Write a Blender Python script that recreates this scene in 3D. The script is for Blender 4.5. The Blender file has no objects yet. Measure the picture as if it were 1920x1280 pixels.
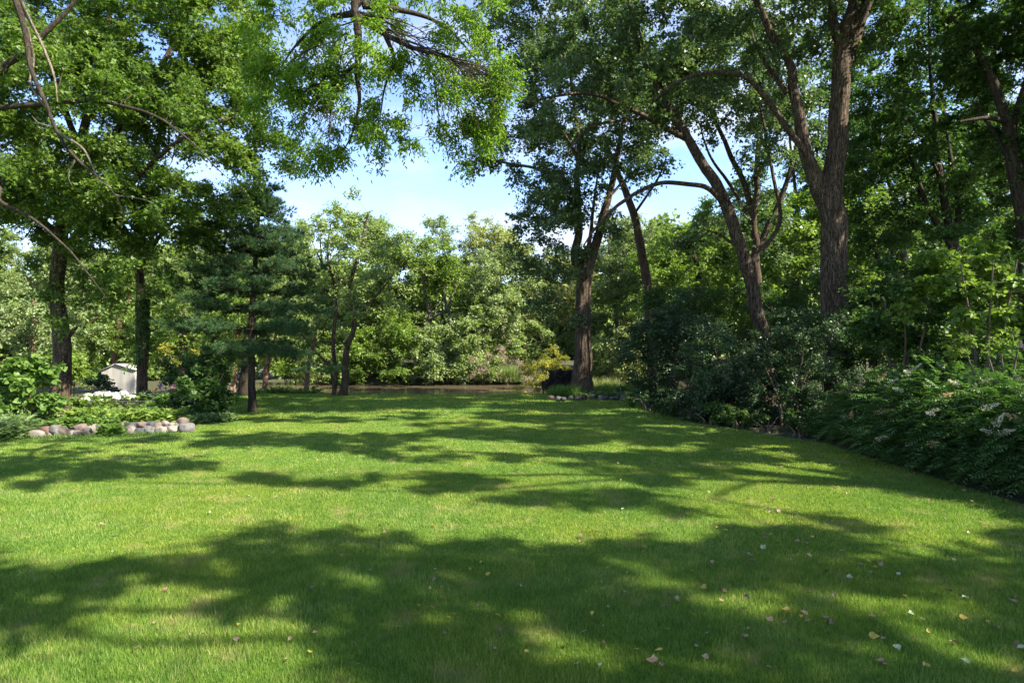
import bpy, math
import numpy as np
R = np.random.default_rng(7)
C = bpy.context.scene.collection
CAMH = 1.6; F = 1173.0
SUN = np.array([0.673, -0.314, 0.669]); SUN = SUN/np.linalg.norm(SUN)

def P(px, py, D):
    return np.array([(px-960)/F*D, D, CAMH+(640-py)/F*D])

# ------------------------------------------------------------------ numpy noise
def _h(i, j, k, s=0):
    n = (i.astype(np.int64)*73856093) ^ (j.astype(np.int64)*19349663) ^ (k.astype(np.int64)*83492791) ^ (s*2654435)
    n = (n ^ (n >> 13)) * 1274126177 & 0x7fffffff
    n = (n ^ (n >> 11)) * 1103515245 & 0x7fffffff
    return (n & 0xffff)/65535.0
def vnoise(p, sc=1.0, s=0):
    p = np.asarray(p, float)*sc
    b = np.floor(p); f = p-b; f = f*f*(3-2*f)
    i, j, k = b[..., 0], b[..., 1], b[..., 2]
    r = 0
    for dx in (0, 1):
        for dy in (0, 1):
            for dz in (0, 1):
                w = (f[..., 0] if dx else 1-f[..., 0])*(f[..., 1] if dy else 1-f[..., 1])*(f[..., 2] if dz else 1-f[..., 2])
                r = r + w*_h(i+dx, j+dy, k+dz, s)
    return r
def sstep(x, a, b):
    t = np.clip((x-a)/(b-a), 0, 1); return t*t*(3-2*t)
def nrm(v):
    return v/np.maximum(np.linalg.norm(v, axis=-1, keepdims=True), 1e-9)

# ------------------------------------------------------------------ mesh building
class MB:
    def __init__(s): s.v = []; s.f = {}; s.n = 0; s.a = {}
    def add(s, V, Fc, attr=None):
        V = np.asarray(V, np.float32).reshape(-1, 3); Fc = np.asarray(Fc, np.int64)
        k = Fc.shape[1]
        s.v.append(V); s.f.setdefault(k, []).append(Fc+s.n)
        if attr is None: attr = R.random(len(Fc))
        s.a.setdefault(k, []).append(np.broadcast_to(np.asarray(attr, np.float32), (len(Fc),)))
        s.n += len(V)
    def build(s, name, mat, parent=None, smooth=False, loc=None):
        me = bpy.data.meshes.new(name)
        V = np.concatenate(s.v) if s.v else np.zeros((0, 3), np.float32)
        if loc is not None: V = V-np.asarray(loc, np.float32)
        ks = sorted(s.f)
        Fs = [np.concatenate(s.f[k]) for k in ks]
        loops = np.concatenate([f.ravel() for f in Fs]).astype(np.int32)
        tot = np.concatenate([np.full(len(f), k, np.int32) for f, k in zip(Fs, ks)])
        st = np.concatenate([[0], np.cumsum(tot)[:-1]]).astype(np.int32)
        me.vertices.add(len(V)); me.vertices.foreach_set('co', V.ravel())
        me.loops.add(len(loops)); me.loops.foreach_set('vertex_index', loops)
        me.polygons.add(len(tot)); me.polygons.foreach_set('loop_start', st)
        me.polygons.foreach_set('loop_total', tot)
        if smooth: me.polygons.foreach_set('use_smooth', np.ones(len(tot), bool))
        a = me.attributes.new('rnd', 'FLOAT', 'FACE')
        a.data.foreach_set('value', np.concatenate([np.concatenate(s.a[k]) for k in ks]).astype(np.float32))
        me.update(calc_edges=True)
        me.materials.append(mat)
        o = bpy.data.objects.new(name, me); C.objects.link(o)
        if parent is not None:
            o.parent = parent
            if loc is None: o.matrix_parent_inverse = parent.matrix_basis.inverted()
        if loc is not None and parent is None: o.location = tuple(loc)
        return o
def tag(o, label=None, cat=None, group=None, kind=None):
    if label: o['label'] = label
    if cat: o['category'] = cat
    if group: o['group'] = group
    if kind: o['kind'] = kind
    return o
def empty(name, loc, label, cat, group=None):
    o = bpy.data.objects.new(name, None); C.objects.link(o)
    o.location = tuple(float(x) for x in loc); o.empty_display_size = .3
    bpy.context.view_layer.update()
    return tag(o, label, cat, group)

def catmull(pts, steps):
    pts = np.asarray(pts, float)
    P0 = np.vstack([2*pts[0]-pts[1], pts, 2*pts[-1]-pts[-2]])
    out = []
    for i in range(len(pts)-1):
        a, b, c, d = P0[i:i+4]
        for t in np.linspace(0, 1, steps, endpoint=False):
            out.append(.5*((2*b)+(-a+c)*t+(2*a-5*b+4*c-d)*t*t+(-a+3*b-3*c+d)*t**3))
    out.append(pts[-1]); return np.array(out)
def tube(mb, pts, rad, seg=10, steps=6, ridge=0.0, flare=0.0, seed=0, ridgek=9):
    """pts (n,3), rad (n,). returns resampled nodes and radii"""
    q = catmull(np.column_stack([np.asarray(pts, float), np.asarray(rad, float)]), steps)
    p = q[:, :3]; r = np.maximum(q[:, 3], .002)
    if len(p) > 8:
        am = np.minimum(.03+r[:, None]*.3, np.where(r[:, None] > .13, .05, .075))*np.minimum(1, np.arange(len(p))[:, None]/6)
        p = p+am*np.stack([vnoise(p*1.7, 1, seed+k_)-.5 for k_ in (61, 62, 63)], -1)*1.5+am*.35*np.stack([vnoise(p*5, 1, seed+k_)-.5 for k_ in (64, 65, 66)], -1)
    T = nrm(np.gradient(p, axis=0))
    ref = np.array([1., 0, 0]) if abs(T[0, 2]) > .7 else np.array([0, 0, 1.])
    u = nrm(np.cross(T[0], ref)); us = [u]
    for t in T[1:]:
        u = nrm(u-t*np.dot(u, t)); us.append(u)
    U = np.array(us); W = np.cross(T, U)
    ang = np.linspace(0, 2*np.pi, seg, endpoint=False)
    ln = np.concatenate([[0], np.cumsum(np.linalg.norm(np.diff(p, axis=0), axis=1))])
    ca, sa = np.cos(ang), np.sin(ang)
    rr = np.repeat(r[:, None], seg, 1)
    if ridge > 0:
        g = np.stack([np.broadcast_to(ca*ridgek/2, rr.shape), np.broadcast_to(sa*ridgek/2, rr.shape), np.broadcast_to(ln[:, None]*1.6, rr.shape)], -1)
        n1 = 1-np.abs(2*vnoise(g, 1, seed)-1); n2 = 1-np.abs(2*vnoise(g*np.array([2.1, 2.1, 2.4]), 1, seed+3)-1)
        lump = vnoise(g*np.array([.25, .25, .5]), 1, seed+9)-.5
        rr = rr*(1+ridge*(n1*.6+n2*.5-.6)+.16*lump)
    if flare > 0:
        fl = np.exp(-ln/(.45*r[0]*3))[:, None]
        rt = .5+.5*np.cos(ang*5+seed)[None]
        rr = rr*(1+flare*fl*(.5+.8*rt))
    V = p[:, None]+rr[..., None]*(U[:, None]*ca[None, :, None]+W[:, None]*sa[None, :, None])
    m = len(p)
    i = np.arange(m-1)[:, None]*seg; j = np.arange(seg)[None]; j2 = (j+1) % seg
    Fc = np.stack([i+j, i+j2, i+seg+j2, i+seg+j], -1).reshape(-1, 4)
    mb.add(V.reshape(-1, 3), Fc)
    return p, r
def edges_tubes(mb, A, B, ra, rb, sag=.08, rings=4, seg=4):
    n = len(A)
    if n == 0: return
    d = B-A; L = np.linalg.norm(d, axis=1, keepdims=True)
    off = R.normal(size=(n, 3))*L*.09; off[:, 2] += L[:, 0]*sag
    T = nrm(d); u = nrm(np.cross(T, R.normal(size=(n, 3)))); w = np.cross(T, u)
    V = []
    for k in range(rings):
        t = k/(rings-1)
        c = A+d*t+off*4*t*(1-t)*.6
        if 0 < k < rings-1: c = c+R.normal(size=(n, 3))*L*.03
        r = (ra*(1-t)+rb*t)[:, None]
        for s_ in range(seg):
            a = 2*math.pi*s_/seg
            V.append(c+r*(u*math.cos(a)+w*math.sin(a)))
    V = np.stack(V, 1)
    base = np.arange(n)[:, None]*(rings*seg)
    fc = [[k*seg+s_, k*seg+(s_+1) % seg, (k+1)*seg+(s_+1) % seg, (k+1)*seg+s_] for k in range(rings-1) for s_ in range(seg)]
    mb.add(V.reshape(-1, 3), (base[:, :, None]+np.array(fc)[None]).reshape(-1, 4))

# leaf with axis ld, normal nn at p
def leaf_faces(mb, p, ld, nn, L, Wd, attr, shape='quad', fold=.18):
    n = len(p)
    s_ = nrm(np.cross(ld, nn)); nn = np.cross(s_, ld)
    L = np.broadcast_to(L, (n,))[:, None]; Wd = np.broadcast_to(Wd, (n,))[:, None]
    if shape == 'quad':
        V = np.stack([p, p+ld*L*.45+s_*Wd*.5+nn*L*fold, p+ld*L-nn*L*.06, p+ld*L*.45-s_*Wd*.5+nn*L*fold], 1)
        mb.add(V.reshape(-1, 3), np.arange(n*4).reshape(n, 4), attr)
    elif shape == 'hex':
        V = np.stack([p, p+ld*L*.3+s_*Wd*.5+nn*L*fold*.8, p+ld*L*.68+s_*Wd*.36+nn*L*fold*.6, p+ld*L-nn*L*.12,
                      p+ld*L*.68-s_*Wd*.36+nn*L*fold*.6, p+ld*L*.3-s_*Wd*.5+nn*L*fold*.8], 1)
        b = np.arange(n)[:, None]*6
        f = np.concatenate([b+np.array([[0, 1, 2, 3]]), b+np.array([[3, 4, 5, 0]])], 1).reshape(-1, 4)
        mb.add(V.reshape(-1, 3), f, np.repeat(attr, 2))
    elif shape == 'lobe':      # three pointed lobes, like a maple leaf
        V = np.stack([p, p+ld*L*.25+s_*Wd*.62+nn*L*.1, p+ld*L*.42+s_*Wd*.2, p+ld*L-nn*L*.15,
                      p+ld*L*.42-s_*Wd*.2, p+ld*L*.25-s_*Wd*.62+nn*L*.1], 1)
        b = np.arange(n)[:, None]*6
        f = np.concatenate([b+np.array([[0, 1, 2, 3]]), b+np.array([[3, 4, 5, 0]])], 1).reshape(-1, 4)
        mb.add(V.reshape(-1, 3), f, np.repeat(attr, 2))
    else:                      # needle / blade
        V = np.stack([p-s_*Wd*.5, p+s_*Wd*.5, p+ld*L], 1)
        mb.add(V.reshape(-1, 3), np.arange(n*3).reshape(n, 3), attr)

def sprays(mb, cen, out, rad, nspray, nleaf, size, asp=.6, droop=.25, shape='quad', up=.9, tone=None, flat=.6):
    """clump centres -> sprays of leaves"""
    n = len(cen)*nspray
    if n == 0: return
    c = np.repeat(cen, nspray, 0); o = np.repeat(out, nspray, 0)
    rr = np.repeat(np.broadcast_to(rad, (len(cen),)), nspray)[:, None]
    off = R.normal(size=(n, 3)); off = nrm(off)*R.random((n, 1))**.5*rr*.6; off[:, 2] *= flat
    d = nrm(o*.55+R.normal(size=(n, 3))*.6*np.array([1, 1, .55])+np.array([0, 0, -droop*.6]))
    st = c+off-d*rr*.25
    side = nrm(np.cross(d, np.array([0, 0, 1.])+R.normal(size=(n, 3))*.35))
    k = nleaf
    t = (np.arange(k)+.5)/k
    t = np.broadcast_to(t, (n, k))+R.normal(size=(n, k))*.05
    Ls = rr*(.7+.5*R.random((n, 1)))
    p = st[:, None]+d[:, None]*(t*Ls)[..., None]
    p[..., 2] -= droop*(t**2)*Ls*.6
    sg = np.where(np.arange(k) % 2 == 0, 1., -1.)[None, :, None]
    ld = nrm(d[:, None]*.55+side[:, None]*sg*.8+R.normal(size=(n, k, 3))*.35+np.array([0, 0, -droop*.7]))
    p = p+R.normal(size=p.shape)*rr[:, None]*.06
    nn = nrm(np.array([0, 0, up])+R.normal(size=(n, k, 3))*.55)
    sz = size*(.6+.7*R.random((n, k)))
    tn = R.random(len(cen)) if tone is None else tone
    at = np.clip(np.repeat(tn, nspray)[:, None]*.45+R.random((n, 1))*.15+R.random((n, k))*.4, 0, 1)
    leaf_faces(mb, p.reshape(-1, 3), ld.reshape(-1, 3), nn.reshape(-1, 3), sz.ravel(), (sz*asp).ravel(), at.ravel(), shape)

# ------------------------------------------------------------------ materials
def mat_new(name):
    m = bpy.data.materials.new(name); m.use_nodes = True
    nt = m.node_tree; nt.nodes.clear()
    return m, nt, nt.nodes.new('ShaderNodeOutputMaterial')
def ramp(nt, fac, cols):
    r = nt.nodes.new('ShaderNodeValToRGB'); e = r.color_ramp.elements
    while len(e) < len(cols): e.new(.5)
    for i, (pos, c) in enumerate(cols):
        e[i].position = pos; e[i].color = (*c, 1)
    nt.links.new(fac, r.inputs[0]); return r.outputs[0]
def noise(nt, scale, detail=4, vec=None, rough=.55, out='Fac'):
    n = nt.nodes.new('ShaderNodeTexNoise'); n.inputs['Scale'].default_value = scale
    n.inputs['Detail'].default_value = detail; n.inputs['Roughness'].default_value = rough
    if vec is not None: nt.links.new(vec, n.inputs['Vector'])
    return n.outputs[out]
def objco(nt, scale=(1, 1, 1)):
    g = nt.nodes.new('ShaderNodeNewGeometry')
    mp = nt.nodes.new('ShaderNodeMapping'); mp.inputs['Scale'].default_value = scale
    nt.links.new(g.outputs['Position'], mp.inputs['Vector']); return mp.outputs[0]
def mixc(nt, f, a, b, mode='MIX'):
    m = nt.nodes.new('ShaderNodeMix'); m.data_type = 'RGBA'; m.blend_type = mode
    for s_, v in ((m.inputs[0], f), (m.inputs[6], a), (m.inputs[7], b)):
        if isinstance(v, (int, float)): s_.default_value = v
        elif isinstance(v, tuple): s_.default_value = (*v, 1)
        else: nt.links.new(v, s_)
    return m.outputs[2]
def leafmat(name, c0, c1, c2, trans=.42, rough=.5, tcol=(1.25, 1.35, .6), spec=.35, nsc=.7):
    m, nt, out = mat_new(name)
    a = nt.nodes.new('ShaderNodeAttribute'); a.attribute_name = 'rnd'
    col = ramp(nt, a.outputs['Fac'], [(0.08, c0), (.5, c1), (.95, c2)])
    p = nt.nodes.new('ShaderNodeBsdfPrincipled'); nt.links.new(col, p.inputs['Base Color'])
    p.inputs['Roughness'].default_value = rough; p.inputs['Specular IOR Level'].default_value = spec
    t = nt.nodes.new('ShaderNodeBsdfTranslucent')
    nt.links.new(mixc(nt, 1.0, col, tcol, 'MULTIPLY'), t.inputs[0])
    mx = nt.nodes.new('ShaderNodeMixShader'); mx.inputs[0].default_value = trans
    nt.links.new(p.outputs[0], mx.inputs[1]); nt.links.new(t.outputs[0], mx.inputs[2])
    nt.links.new(mx.outputs[0], out.inputs[0]); return m
def barkmat(name, c0, c1, c2, sc=9, bump=.6, zs=.16):
    m, nt, out = mat_new(name)
    v = objco(nt, (1, 1, zs))
    n1 = noise(nt, sc*1.6, 6, v, .65); n2 = noise(nt, 2.2, 3, objco(nt))
    vo = nt.nodes.new('ShaderNodeTexVoronoi'); vo.feature = 'DISTANCE_TO_EDGE'; vo.inputs['Scale'].default_value = sc
    wv = nt.nodes.new('ShaderNodeVectorMath'); wv.operation = 'ADD'
    nt.links.new(v, wv.inputs[0]); nt.links.new(noise(nt, 5, 3, v, .6, 'Color'), wv.inputs[1]); nt.links.new(wv.outputs[0], vo.inputs['Vector'])
    crack = ramp(nt, vo.outputs['Distance'], [(0, (0, 0, 0)), (.12, (1, 1, 1))])
    col = ramp(nt, n1, [(.3, c0), (.52, c1), (.72, c2)])
    col = mixc(nt, n2, col, mixc(nt, 1.0, col, (.62, .66, .6), 'MULTIPLY'))
    col = mixc(nt, crack, mixc(nt, 1.0, col, (.42, .4, .38), 'MULTIPLY'), col)
    p = nt.nodes.new('ShaderNodeBsdfPrincipled'); nt.links.new(col, p.inputs['Base Color'])
    p.inputs['Roughness'].default_value = .92; p.inputs['Specular IOR Level'].default_value = .15
    b = nt.nodes.new('ShaderNodeBump'); b.inputs['Strength'].default_value = bump; b.inputs['Distance'].default_value = .05
    mm = nt.nodes.new('ShaderNodeMath'); mm.operation = 'MULTIPLY_ADD'
    nt.links.new(crack, mm.inputs[0]); mm.inputs[1].default_value = .7; nt.links.new(n1, mm.inputs[2])
    nt.links.new(mm.outputs[0], b.inputs['Height']); nt.links.new(b.outputs[0], p.inputs['Normal'])
    nt.links.new(p.outputs[0], out.inputs[0]); return m
def simple(name, cols, sc=6, rough=.8, bump=.2, zs=1, spec=.3, metal=0):
    m, nt, out = mat_new(name)
    v = objco(nt, (1, 1, zs))
    n1 = noise(nt, sc, 6, v, .6)
    p = nt.nodes.new('ShaderNodeBsdfPrincipled')
    k = len(cols); nt.links.new(ramp(nt, n1, [(.3+.4*i/max(1, k-1), c) for i, c in enumerate(cols)]), p.inputs['Base Color'])
    p.inputs['Roughness'].default_value = rough; p.inputs['Specular IOR Level'].default_value = spec; p.inputs['Metallic'].default_value = metal
    b = nt.nodes.new('ShaderNodeBump'); b.inputs['Strength'].default_value = bump; b.inputs['Distance'].default_value = .03
    nt.links.new(noise(nt, sc*4, 5, v), b.inputs['Height']); nt.links.new(b.outputs[0], p.inputs['Normal'])
    nt.links.new(p.outputs[0], out.inputs[0]); return m

M = {}
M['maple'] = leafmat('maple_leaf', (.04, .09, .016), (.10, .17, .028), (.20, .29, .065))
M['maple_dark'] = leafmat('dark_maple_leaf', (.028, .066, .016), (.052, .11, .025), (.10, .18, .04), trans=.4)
M['ash'] = leafmat('ash_leaf', (.09, .17, .02), (.15, .26, .03), (.24, .36, .05), trans=.5)
M['cotton'] = leafmat('cottonwood_leaf', (.05, .095, .038), (.095, .155, .062), (.17, .24, .105), trans=.35, rough=.42, spec=.5)
M['far'] = leafmat('far_leaf', (.13, .19, .065), (.21, .285, .10), (.32, .40, .16), trans=.4)  # no haze in the air; the raised leaf albedo stands in for it
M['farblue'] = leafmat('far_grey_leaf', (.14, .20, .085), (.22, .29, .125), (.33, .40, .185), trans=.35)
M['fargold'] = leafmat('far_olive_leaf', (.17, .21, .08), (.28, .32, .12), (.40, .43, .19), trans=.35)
M['mid'] = leafmat('mid_leaf', (.08, .14, .025), (.14, .225, .04), (.24, .33, .075))
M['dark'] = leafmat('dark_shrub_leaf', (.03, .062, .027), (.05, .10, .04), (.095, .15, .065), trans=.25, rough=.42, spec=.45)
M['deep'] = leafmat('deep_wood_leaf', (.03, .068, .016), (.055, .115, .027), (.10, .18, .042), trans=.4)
M['frond'] = leafmat('frond_leaf', (.045, .10, .03), (.08, .165, .045), (.15, .25, .075), trans=.3)
M['bright'] = leafmat('bright_leaf', (.06, .125, .025), (.11, .20, .04), (.20, .30, .08))
M['yellow'] = leafmat('yellow_shrub_leaf', (.16, .19, .03), (.30, .30, .05), (.45, .40, .07))
M['pine'] = leafmat('pine_needle', (.022, .062, .022), (.042, .10, .034), (.085, .165, .055), trans=.2, rough=.5)
M['pale'] = leafmat('pale_groundcover_leaf', (.09, .16, .05), (.15, .23, .08), (.25, .33, .14))
M['cream'] = leafmat('cream_flower', (.62, .55, .36), (.75, .70, .52), (.82, .80, .68), trans=.2, tcol=(1, 1, .9))
M['tanflower'] = leafmat('tan_flower', (.45, .27, .12), (.58, .40, .20), (.65, .50, .30), trans=.2, tcol=(1, 1, .9))
M['white'] = leafmat('white_flower', (.72, .74, .66), (.8, .81, .76), (.85, .85, .82), trans=.15, tcol=(1, 1, 1))
M['purple'] = leafmat('purple_flower', (.25, .12, .4), (.35, .2, .5), (.5, .3, .6), trans=.2, tcol=(1, 1, 1))
M['orange'] = leafmat('orange_flower', (.6, .2, .03), (.75, .3, .05), (.8, .4, .1), trans=.2, tcol=(1, 1, 1))
M['pink'] = leafmat('pink_flower', (.6, .35, .3), (.7, .42, .38), (.75, .5, .45), trans=.2, tcol=(1, 1, 1))
M['deadbrush'] = leafmat('dead_brush', (.20, .15, .11), (.30, .23, .18), (.42, .34, .27), trans=.2, tcol=(1, 1, .9))
M['bark'] = barkmat('cottonwood_bark', (.085, .06, .045), (.17, .125, .095), (.29, .225, .175), sc=13, bump=1.0, zs=.10)
M['bark2'] = barkmat('maple_bark', (.06, .042, .032), (.13, .092, .068), (.23, .165, .12), sc=12, bump=.7)
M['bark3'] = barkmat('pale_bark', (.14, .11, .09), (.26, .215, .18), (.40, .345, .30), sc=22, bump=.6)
M['barkdark'] = barkmat('dark_bark', (.035, .028, .022), (.07, .055, .043), (.12, .095, .075), sc=16, bump=.5)
M['barkred'] = barkmat('reddish_bark', (.14, .075, .05), (.26, .15, .105), (.38, .24, .17), sc=14, bump=.5)
M['twig'] = simple('twig_bark', [(.06, .045, .032), (.13, .10, .075)], 8)
M['root'] = simple('root_ball', [(.006, .005, .004), (.014, .010, .008), (.035, .022, .016)], 9, .95, .9)

# ------------------------------------------------------------------ terrain
def shore(x): return 18.9+.25*np.sin(x*.9)+.12*np.sin(x*2.3+1)
def hz(x, y):
    x = np.asarray(x, float); y = np.asarray(y, float)
    px_ = sstep(x, -11.5, -8.5)*(1-sstep(x, 14, 18))
    pond = sstep(y, shore(x)+.1, shore(x)+1.6)*(1-sstep(y, 29.0, 29.9))*px_
    z = -1.2*pond
    z = z-1.4*sstep(-x, 7.5, 13)*sstep(y, 16.5, 25)*(1-pond)
    z = z+.25*sstep(y, 31, 45)
    z = z+.05*(vnoise(np.stack([x, y, x*0], -1), .22, 4)-.5)*np.minimum(1, 1)
    z = z+.22*sstep(x, 5.2, 9)*sstep(y, 4, 8)
    return z
def grid(xs, ys, zf, off=0.0, keep=None):
    X, Y = np.meshgrid(xs, ys); Z = zf(X, Y)+off
    V = np.stack([X, Y, Z], -1).reshape(-1, 3); nx = len(xs)
    i, j = np.meshgrid(np.arange(nx-1), np.arange(len(ys)-1))
    a = (j*nx+i).ravel(); Fc = np.stack([a, a+1, a+nx+1, a+nx], -1)
    if keep is not None:
        c = V[Fc].mean(1); Fc = Fc[keep(c[:, 0], c[:, 1])]
    return V, Fc
xs = np.concatenate([[-400, -150, -80], np.arange(-50, 50.1, .5), [80, 150, 400]])
ys = np.concatenate([[-60, -30], np.arange(-12, 55, .4), [60, 80, 120, 200, 500]])
m, nt, out = mat_new('woodland_floor')
col = ramp(nt, noise(nt, 3, 8, objco(nt), .7), [(.3, (.025, .02, .012)), (.5, (.045, .05, .02)), (.7, (.07, .08, .03))])
p = nt.nodes.new('ShaderNodeBsdfPrincipled'); nt.links.new(col, p.inputs['Base Color']); p.inputs['Roughness'].default_value = .95
b = nt.nodes.new('ShaderNodeBump'); b.inputs['Distance'].default_value = .05; nt.links.new(noise(nt, 25, 5, objco(nt)), b.inputs['Height'])
nt.links.new(b.outputs[0], p.inputs['Normal']); nt.links.new(p.outputs[0], out.inputs[0]); M['floor'] = m
g = MB(); g.add(*grid(xs, ys, hz)); o = g.build('ground', M['floor'], smooth=True); tag(o, kind='structure')

# lawn region: right edge follows the hedge, left edge the stone bed
RE = np.array([(-12, 7.5), (0, 6.5), (4, 5.6), (6.1, 5.05), (8, 5.0), (9.9, 4.9), (11.2, 4.2), (12.1, 3.6), (14.4, 3.1), (16, 3.3), (17.5, 3.8), (19.5, 4.2)])
LE = np.array([(-12, -30), (9.75, -30), (10.1, -7.9), (10.5, -6.2), (11.0, -5.9), (12.6, -6.2), (13.6, -6.7), (15, -7.0), (16.5, -8.0), (19.5, -9)])
def lawn_in(x, y, e=0.0):
    return (x < np.interp(y, RE[:, 0], RE[:, 1])-e) & (x > np.interp(y, LE[:, 0], LE[:, 1])+e) & (y < shore(x)+.35-e)
def grasscol(nt, base):
    v = objco(nt)
    big = noise(nt, .55, 4, v, .6); med = noise(nt, 2.3, 5, v, .65)
    c = mixc(nt, ramp(nt, big, [(.42, (0, 0, 0)), (.62, (1, 1, 1))]), base, mixc(nt, 1.0, base, (1.35, 1.12, 1.0), 'MULTIPLY'))
    c = mixc(nt, ramp(nt, med, [(.55, (0, 0, 0)), (.72, (.7, .7, .7))]), c, (.38, .33, .14))
    c = mixc(nt, ramp(nt, noise(nt, 7, 4, v, .7), [(.40, (.55, .55, .55)), (.55, (0, 0, 0))]), c, mixc(nt, 1.0, c, (.62, .78, .8), 'MULTIPLY'))
    c = mixc(nt, ramp(nt, noise(nt, 28, 3, v, .7), [(.63, (0, 0, 0)), (.74, (.8, .8, .8))]), c, (.24, .19, .09))
    return c
m, nt, out = mat_new('lawn_turf')
fine = noise(nt, 60, 6, objco(nt), .75)
base = ramp(nt, fine, [(.3, (.045, .09, .012)), (.5, (.11, .19, .024)), (.72, (.19, .28, .05))])
p = nt.nodes.new('ShaderNodeBsdfPrincipled'); nt.links.new(grasscol(nt, base), p.inputs['Base Color']); p.inputs['Roughness'].default_value = .9; p.inputs['Specular IOR Level'].default_value = .1
b = nt.nodes.new('ShaderNodeBump'); b.inputs['Distance'].default_value = .03; b.inputs['Strength'].default_value = .8; nt.links.new(fine, b.inputs['Height'])
nt.links.new(b.outputs[0], p.inputs['Normal']); nt.links.new(p.outputs[0], out.inputs[0]); M['turf'] = m
g = MB(); g.add(*grid(np.arange(-30, 9, .25), np.arange(-12, 20, .2), hz, .006, lawn_in)); o = g.build('lawn', M['turf'], smooth=True); tag(o, kind='structure')

m, nt, out = mat_new('grass_blade')
a = nt.nodes.new('ShaderNodeAttribute'); a.attribute_name = 'rnd'
base = ramp(nt, a.outputs['Fac'], [(0, (.05, .12, .018)), (.5, (.132, .243, .034)), (.85, (.25, .36, .075)), (.97, (.46, .44, .22))])
gc = grasscol(nt, base)
p = nt.nodes.new('ShaderNodeBsdfPrincipled'); nt.links.new(gc, p.inputs['Base Color']); p.inputs['Roughness'].default_value = .55; p.inputs['Specular IOR Level'].default_value = .3
t = nt.nodes.new('ShaderNodeBsdfTranslucent'); nt.links.new(mixc(nt, 1.0, gc, (1.3, 1.3, .7), 'MULTIPLY'), t.inputs[0])
mx = nt.nodes.new('ShaderNodeMixShader'); mx.inputs[0].default_value = .4
nt.links.new(p.outputs[0], mx.inputs[1]); nt.links.new(t.outputs[0], mx.inputs[2]); nt.links.new(mx.outputs[0], out.inputs[0]); M['blade'] = m
g = MB()
def blades(n, y0, y1, h, w, pad=1.06):
    # density falls off with distance
    y = y0+(y1-y0)*R.random(n)**1.0
    x = (R.random(n)*2-1)*(.83*y1*pad)
    ok = (np.abs(x) < .83*y*pad+.35) & lawn_in(x, y, .02); x, y = x[ok], y[ok]; k = len(x)
    q = np.stack([x, y, np.zeros(k)], -1)
    tuft = vnoise(q, 3.1, 11)*.6+vnoise(q, 9, 12)*.5
    z = hz(x, y)+.004
    hh = h*(.45+.6*R.random(k)+.55*tuft); 
    a_ = vnoise(q, 1.3, 15)*7+R.normal(size=k)*2.2
    ln = R.random(k)*.75+.05
    d = nrm(np.stack([np.cos(a_)*ln, np.sin(a_)*ln, np.ones(k)], -1))
    fa = R.random(k)*np.pi
    nn = np.stack([np.cos(fa), np.sin(fa), np.zeros(k)], -1)
    leaf_faces(g, np.stack([x, y, z], -1), d, nn, hh, w*(.7+.6*R.random(k)), np.clip(R.random(k)*.75+tuft*.28, 0, 1), 'blade')
blades(14000, 2.5, 9, .062, .0035)
blades(480000, 2.5, 4.6, .033, .0032)
blades(480000, 4.6, 8, .026, .0048)
blades(340000, 8, 13, .024, .009)
blades(200000, 13, 19.3, .032, .016)
print('blades', g.n)
tag(g.build('grass', M['blade']), kind='stuff', label='mown green lawn grass blades', cat='grass')

# pond
m, nt, out = mat_new('pond_water')
p = nt.nodes.new('ShaderNodeBsdfPrincipled'); p.inputs['Base Color'].default_value = (.13, .10, .06, 1)
p.inputs['Roughness'].default_value = .06; p.inputs['IOR'].default_value = 1.33
b = nt.nodes.new('ShaderNodeBump'); b.inputs['Distance'].default_value = .02; b.inputs['Strength'].default_value = .35
nt.links.new(noise(nt, 6, 4, objco(nt, (1, 2.2, 1))), b.inputs['Height']); nt.links.new(b.outputs[0], p.inputs['Normal'])
nt.links.new(p.outputs[0], out.inputs[0])
g = MB(); g.add([(-14, 18.2, -.42), (20, 18.2, -.42), (20, 31, -.42), (-14, 31, -.42)], [[0, 1, 2, 3]])
tag(g.build('pond', m), kind='structure')

# ------------------------------------------------------------------ light holes in the canopy (sun flecks on the lawn)
LIT = [(230, 1262, 470, 86), (560, 1190, 130, 34), (90, 1010, 330, 45), (330, 950, 330, 52), (640, 955, 230, 30), (900, 985, 330, 30),
       (1120, 1000, 210, 26), (1480, 925, 190, 42), (1640, 950, 140, 22), (1430, 880, 110, 12), (160, 850, 260, 22), (560, 800, 230, 9),
       (700, 880, 150, 11), (560, 855, 120, 12), (900, 835, 110, 8), (1000, 885, 60, 9), (1180, 840, 170, 6), (620, 775, 130, 4), (880, 768, 110, 4),
       (1150, 770, 90, 4), (1400, 1150, 100, 20), (1050, 1235, 90, 16), (1600, 1240, 150, 22), (1300, 1260, 120, 15), (1180, 1060, 60, 10), (1450, 1050, 60, 10),
       (1760, 1010, 60, 10), (1300, 975, 90, 14), (700, 745, 160, 3), (950, 752, 130, 3), (620, 1085, 40, 8), (1840, 1060, 40, 10), (1560,1040,50,8), (250,1120,70,9), (450,1075,60,8), (820,1130,50,10), (760,1040,60,7), (1000,1160,40,10), (1640,1130,60,12), (1250,1110,50,9), (330,890,60,8), (1750,1180,60,14)]
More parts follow.
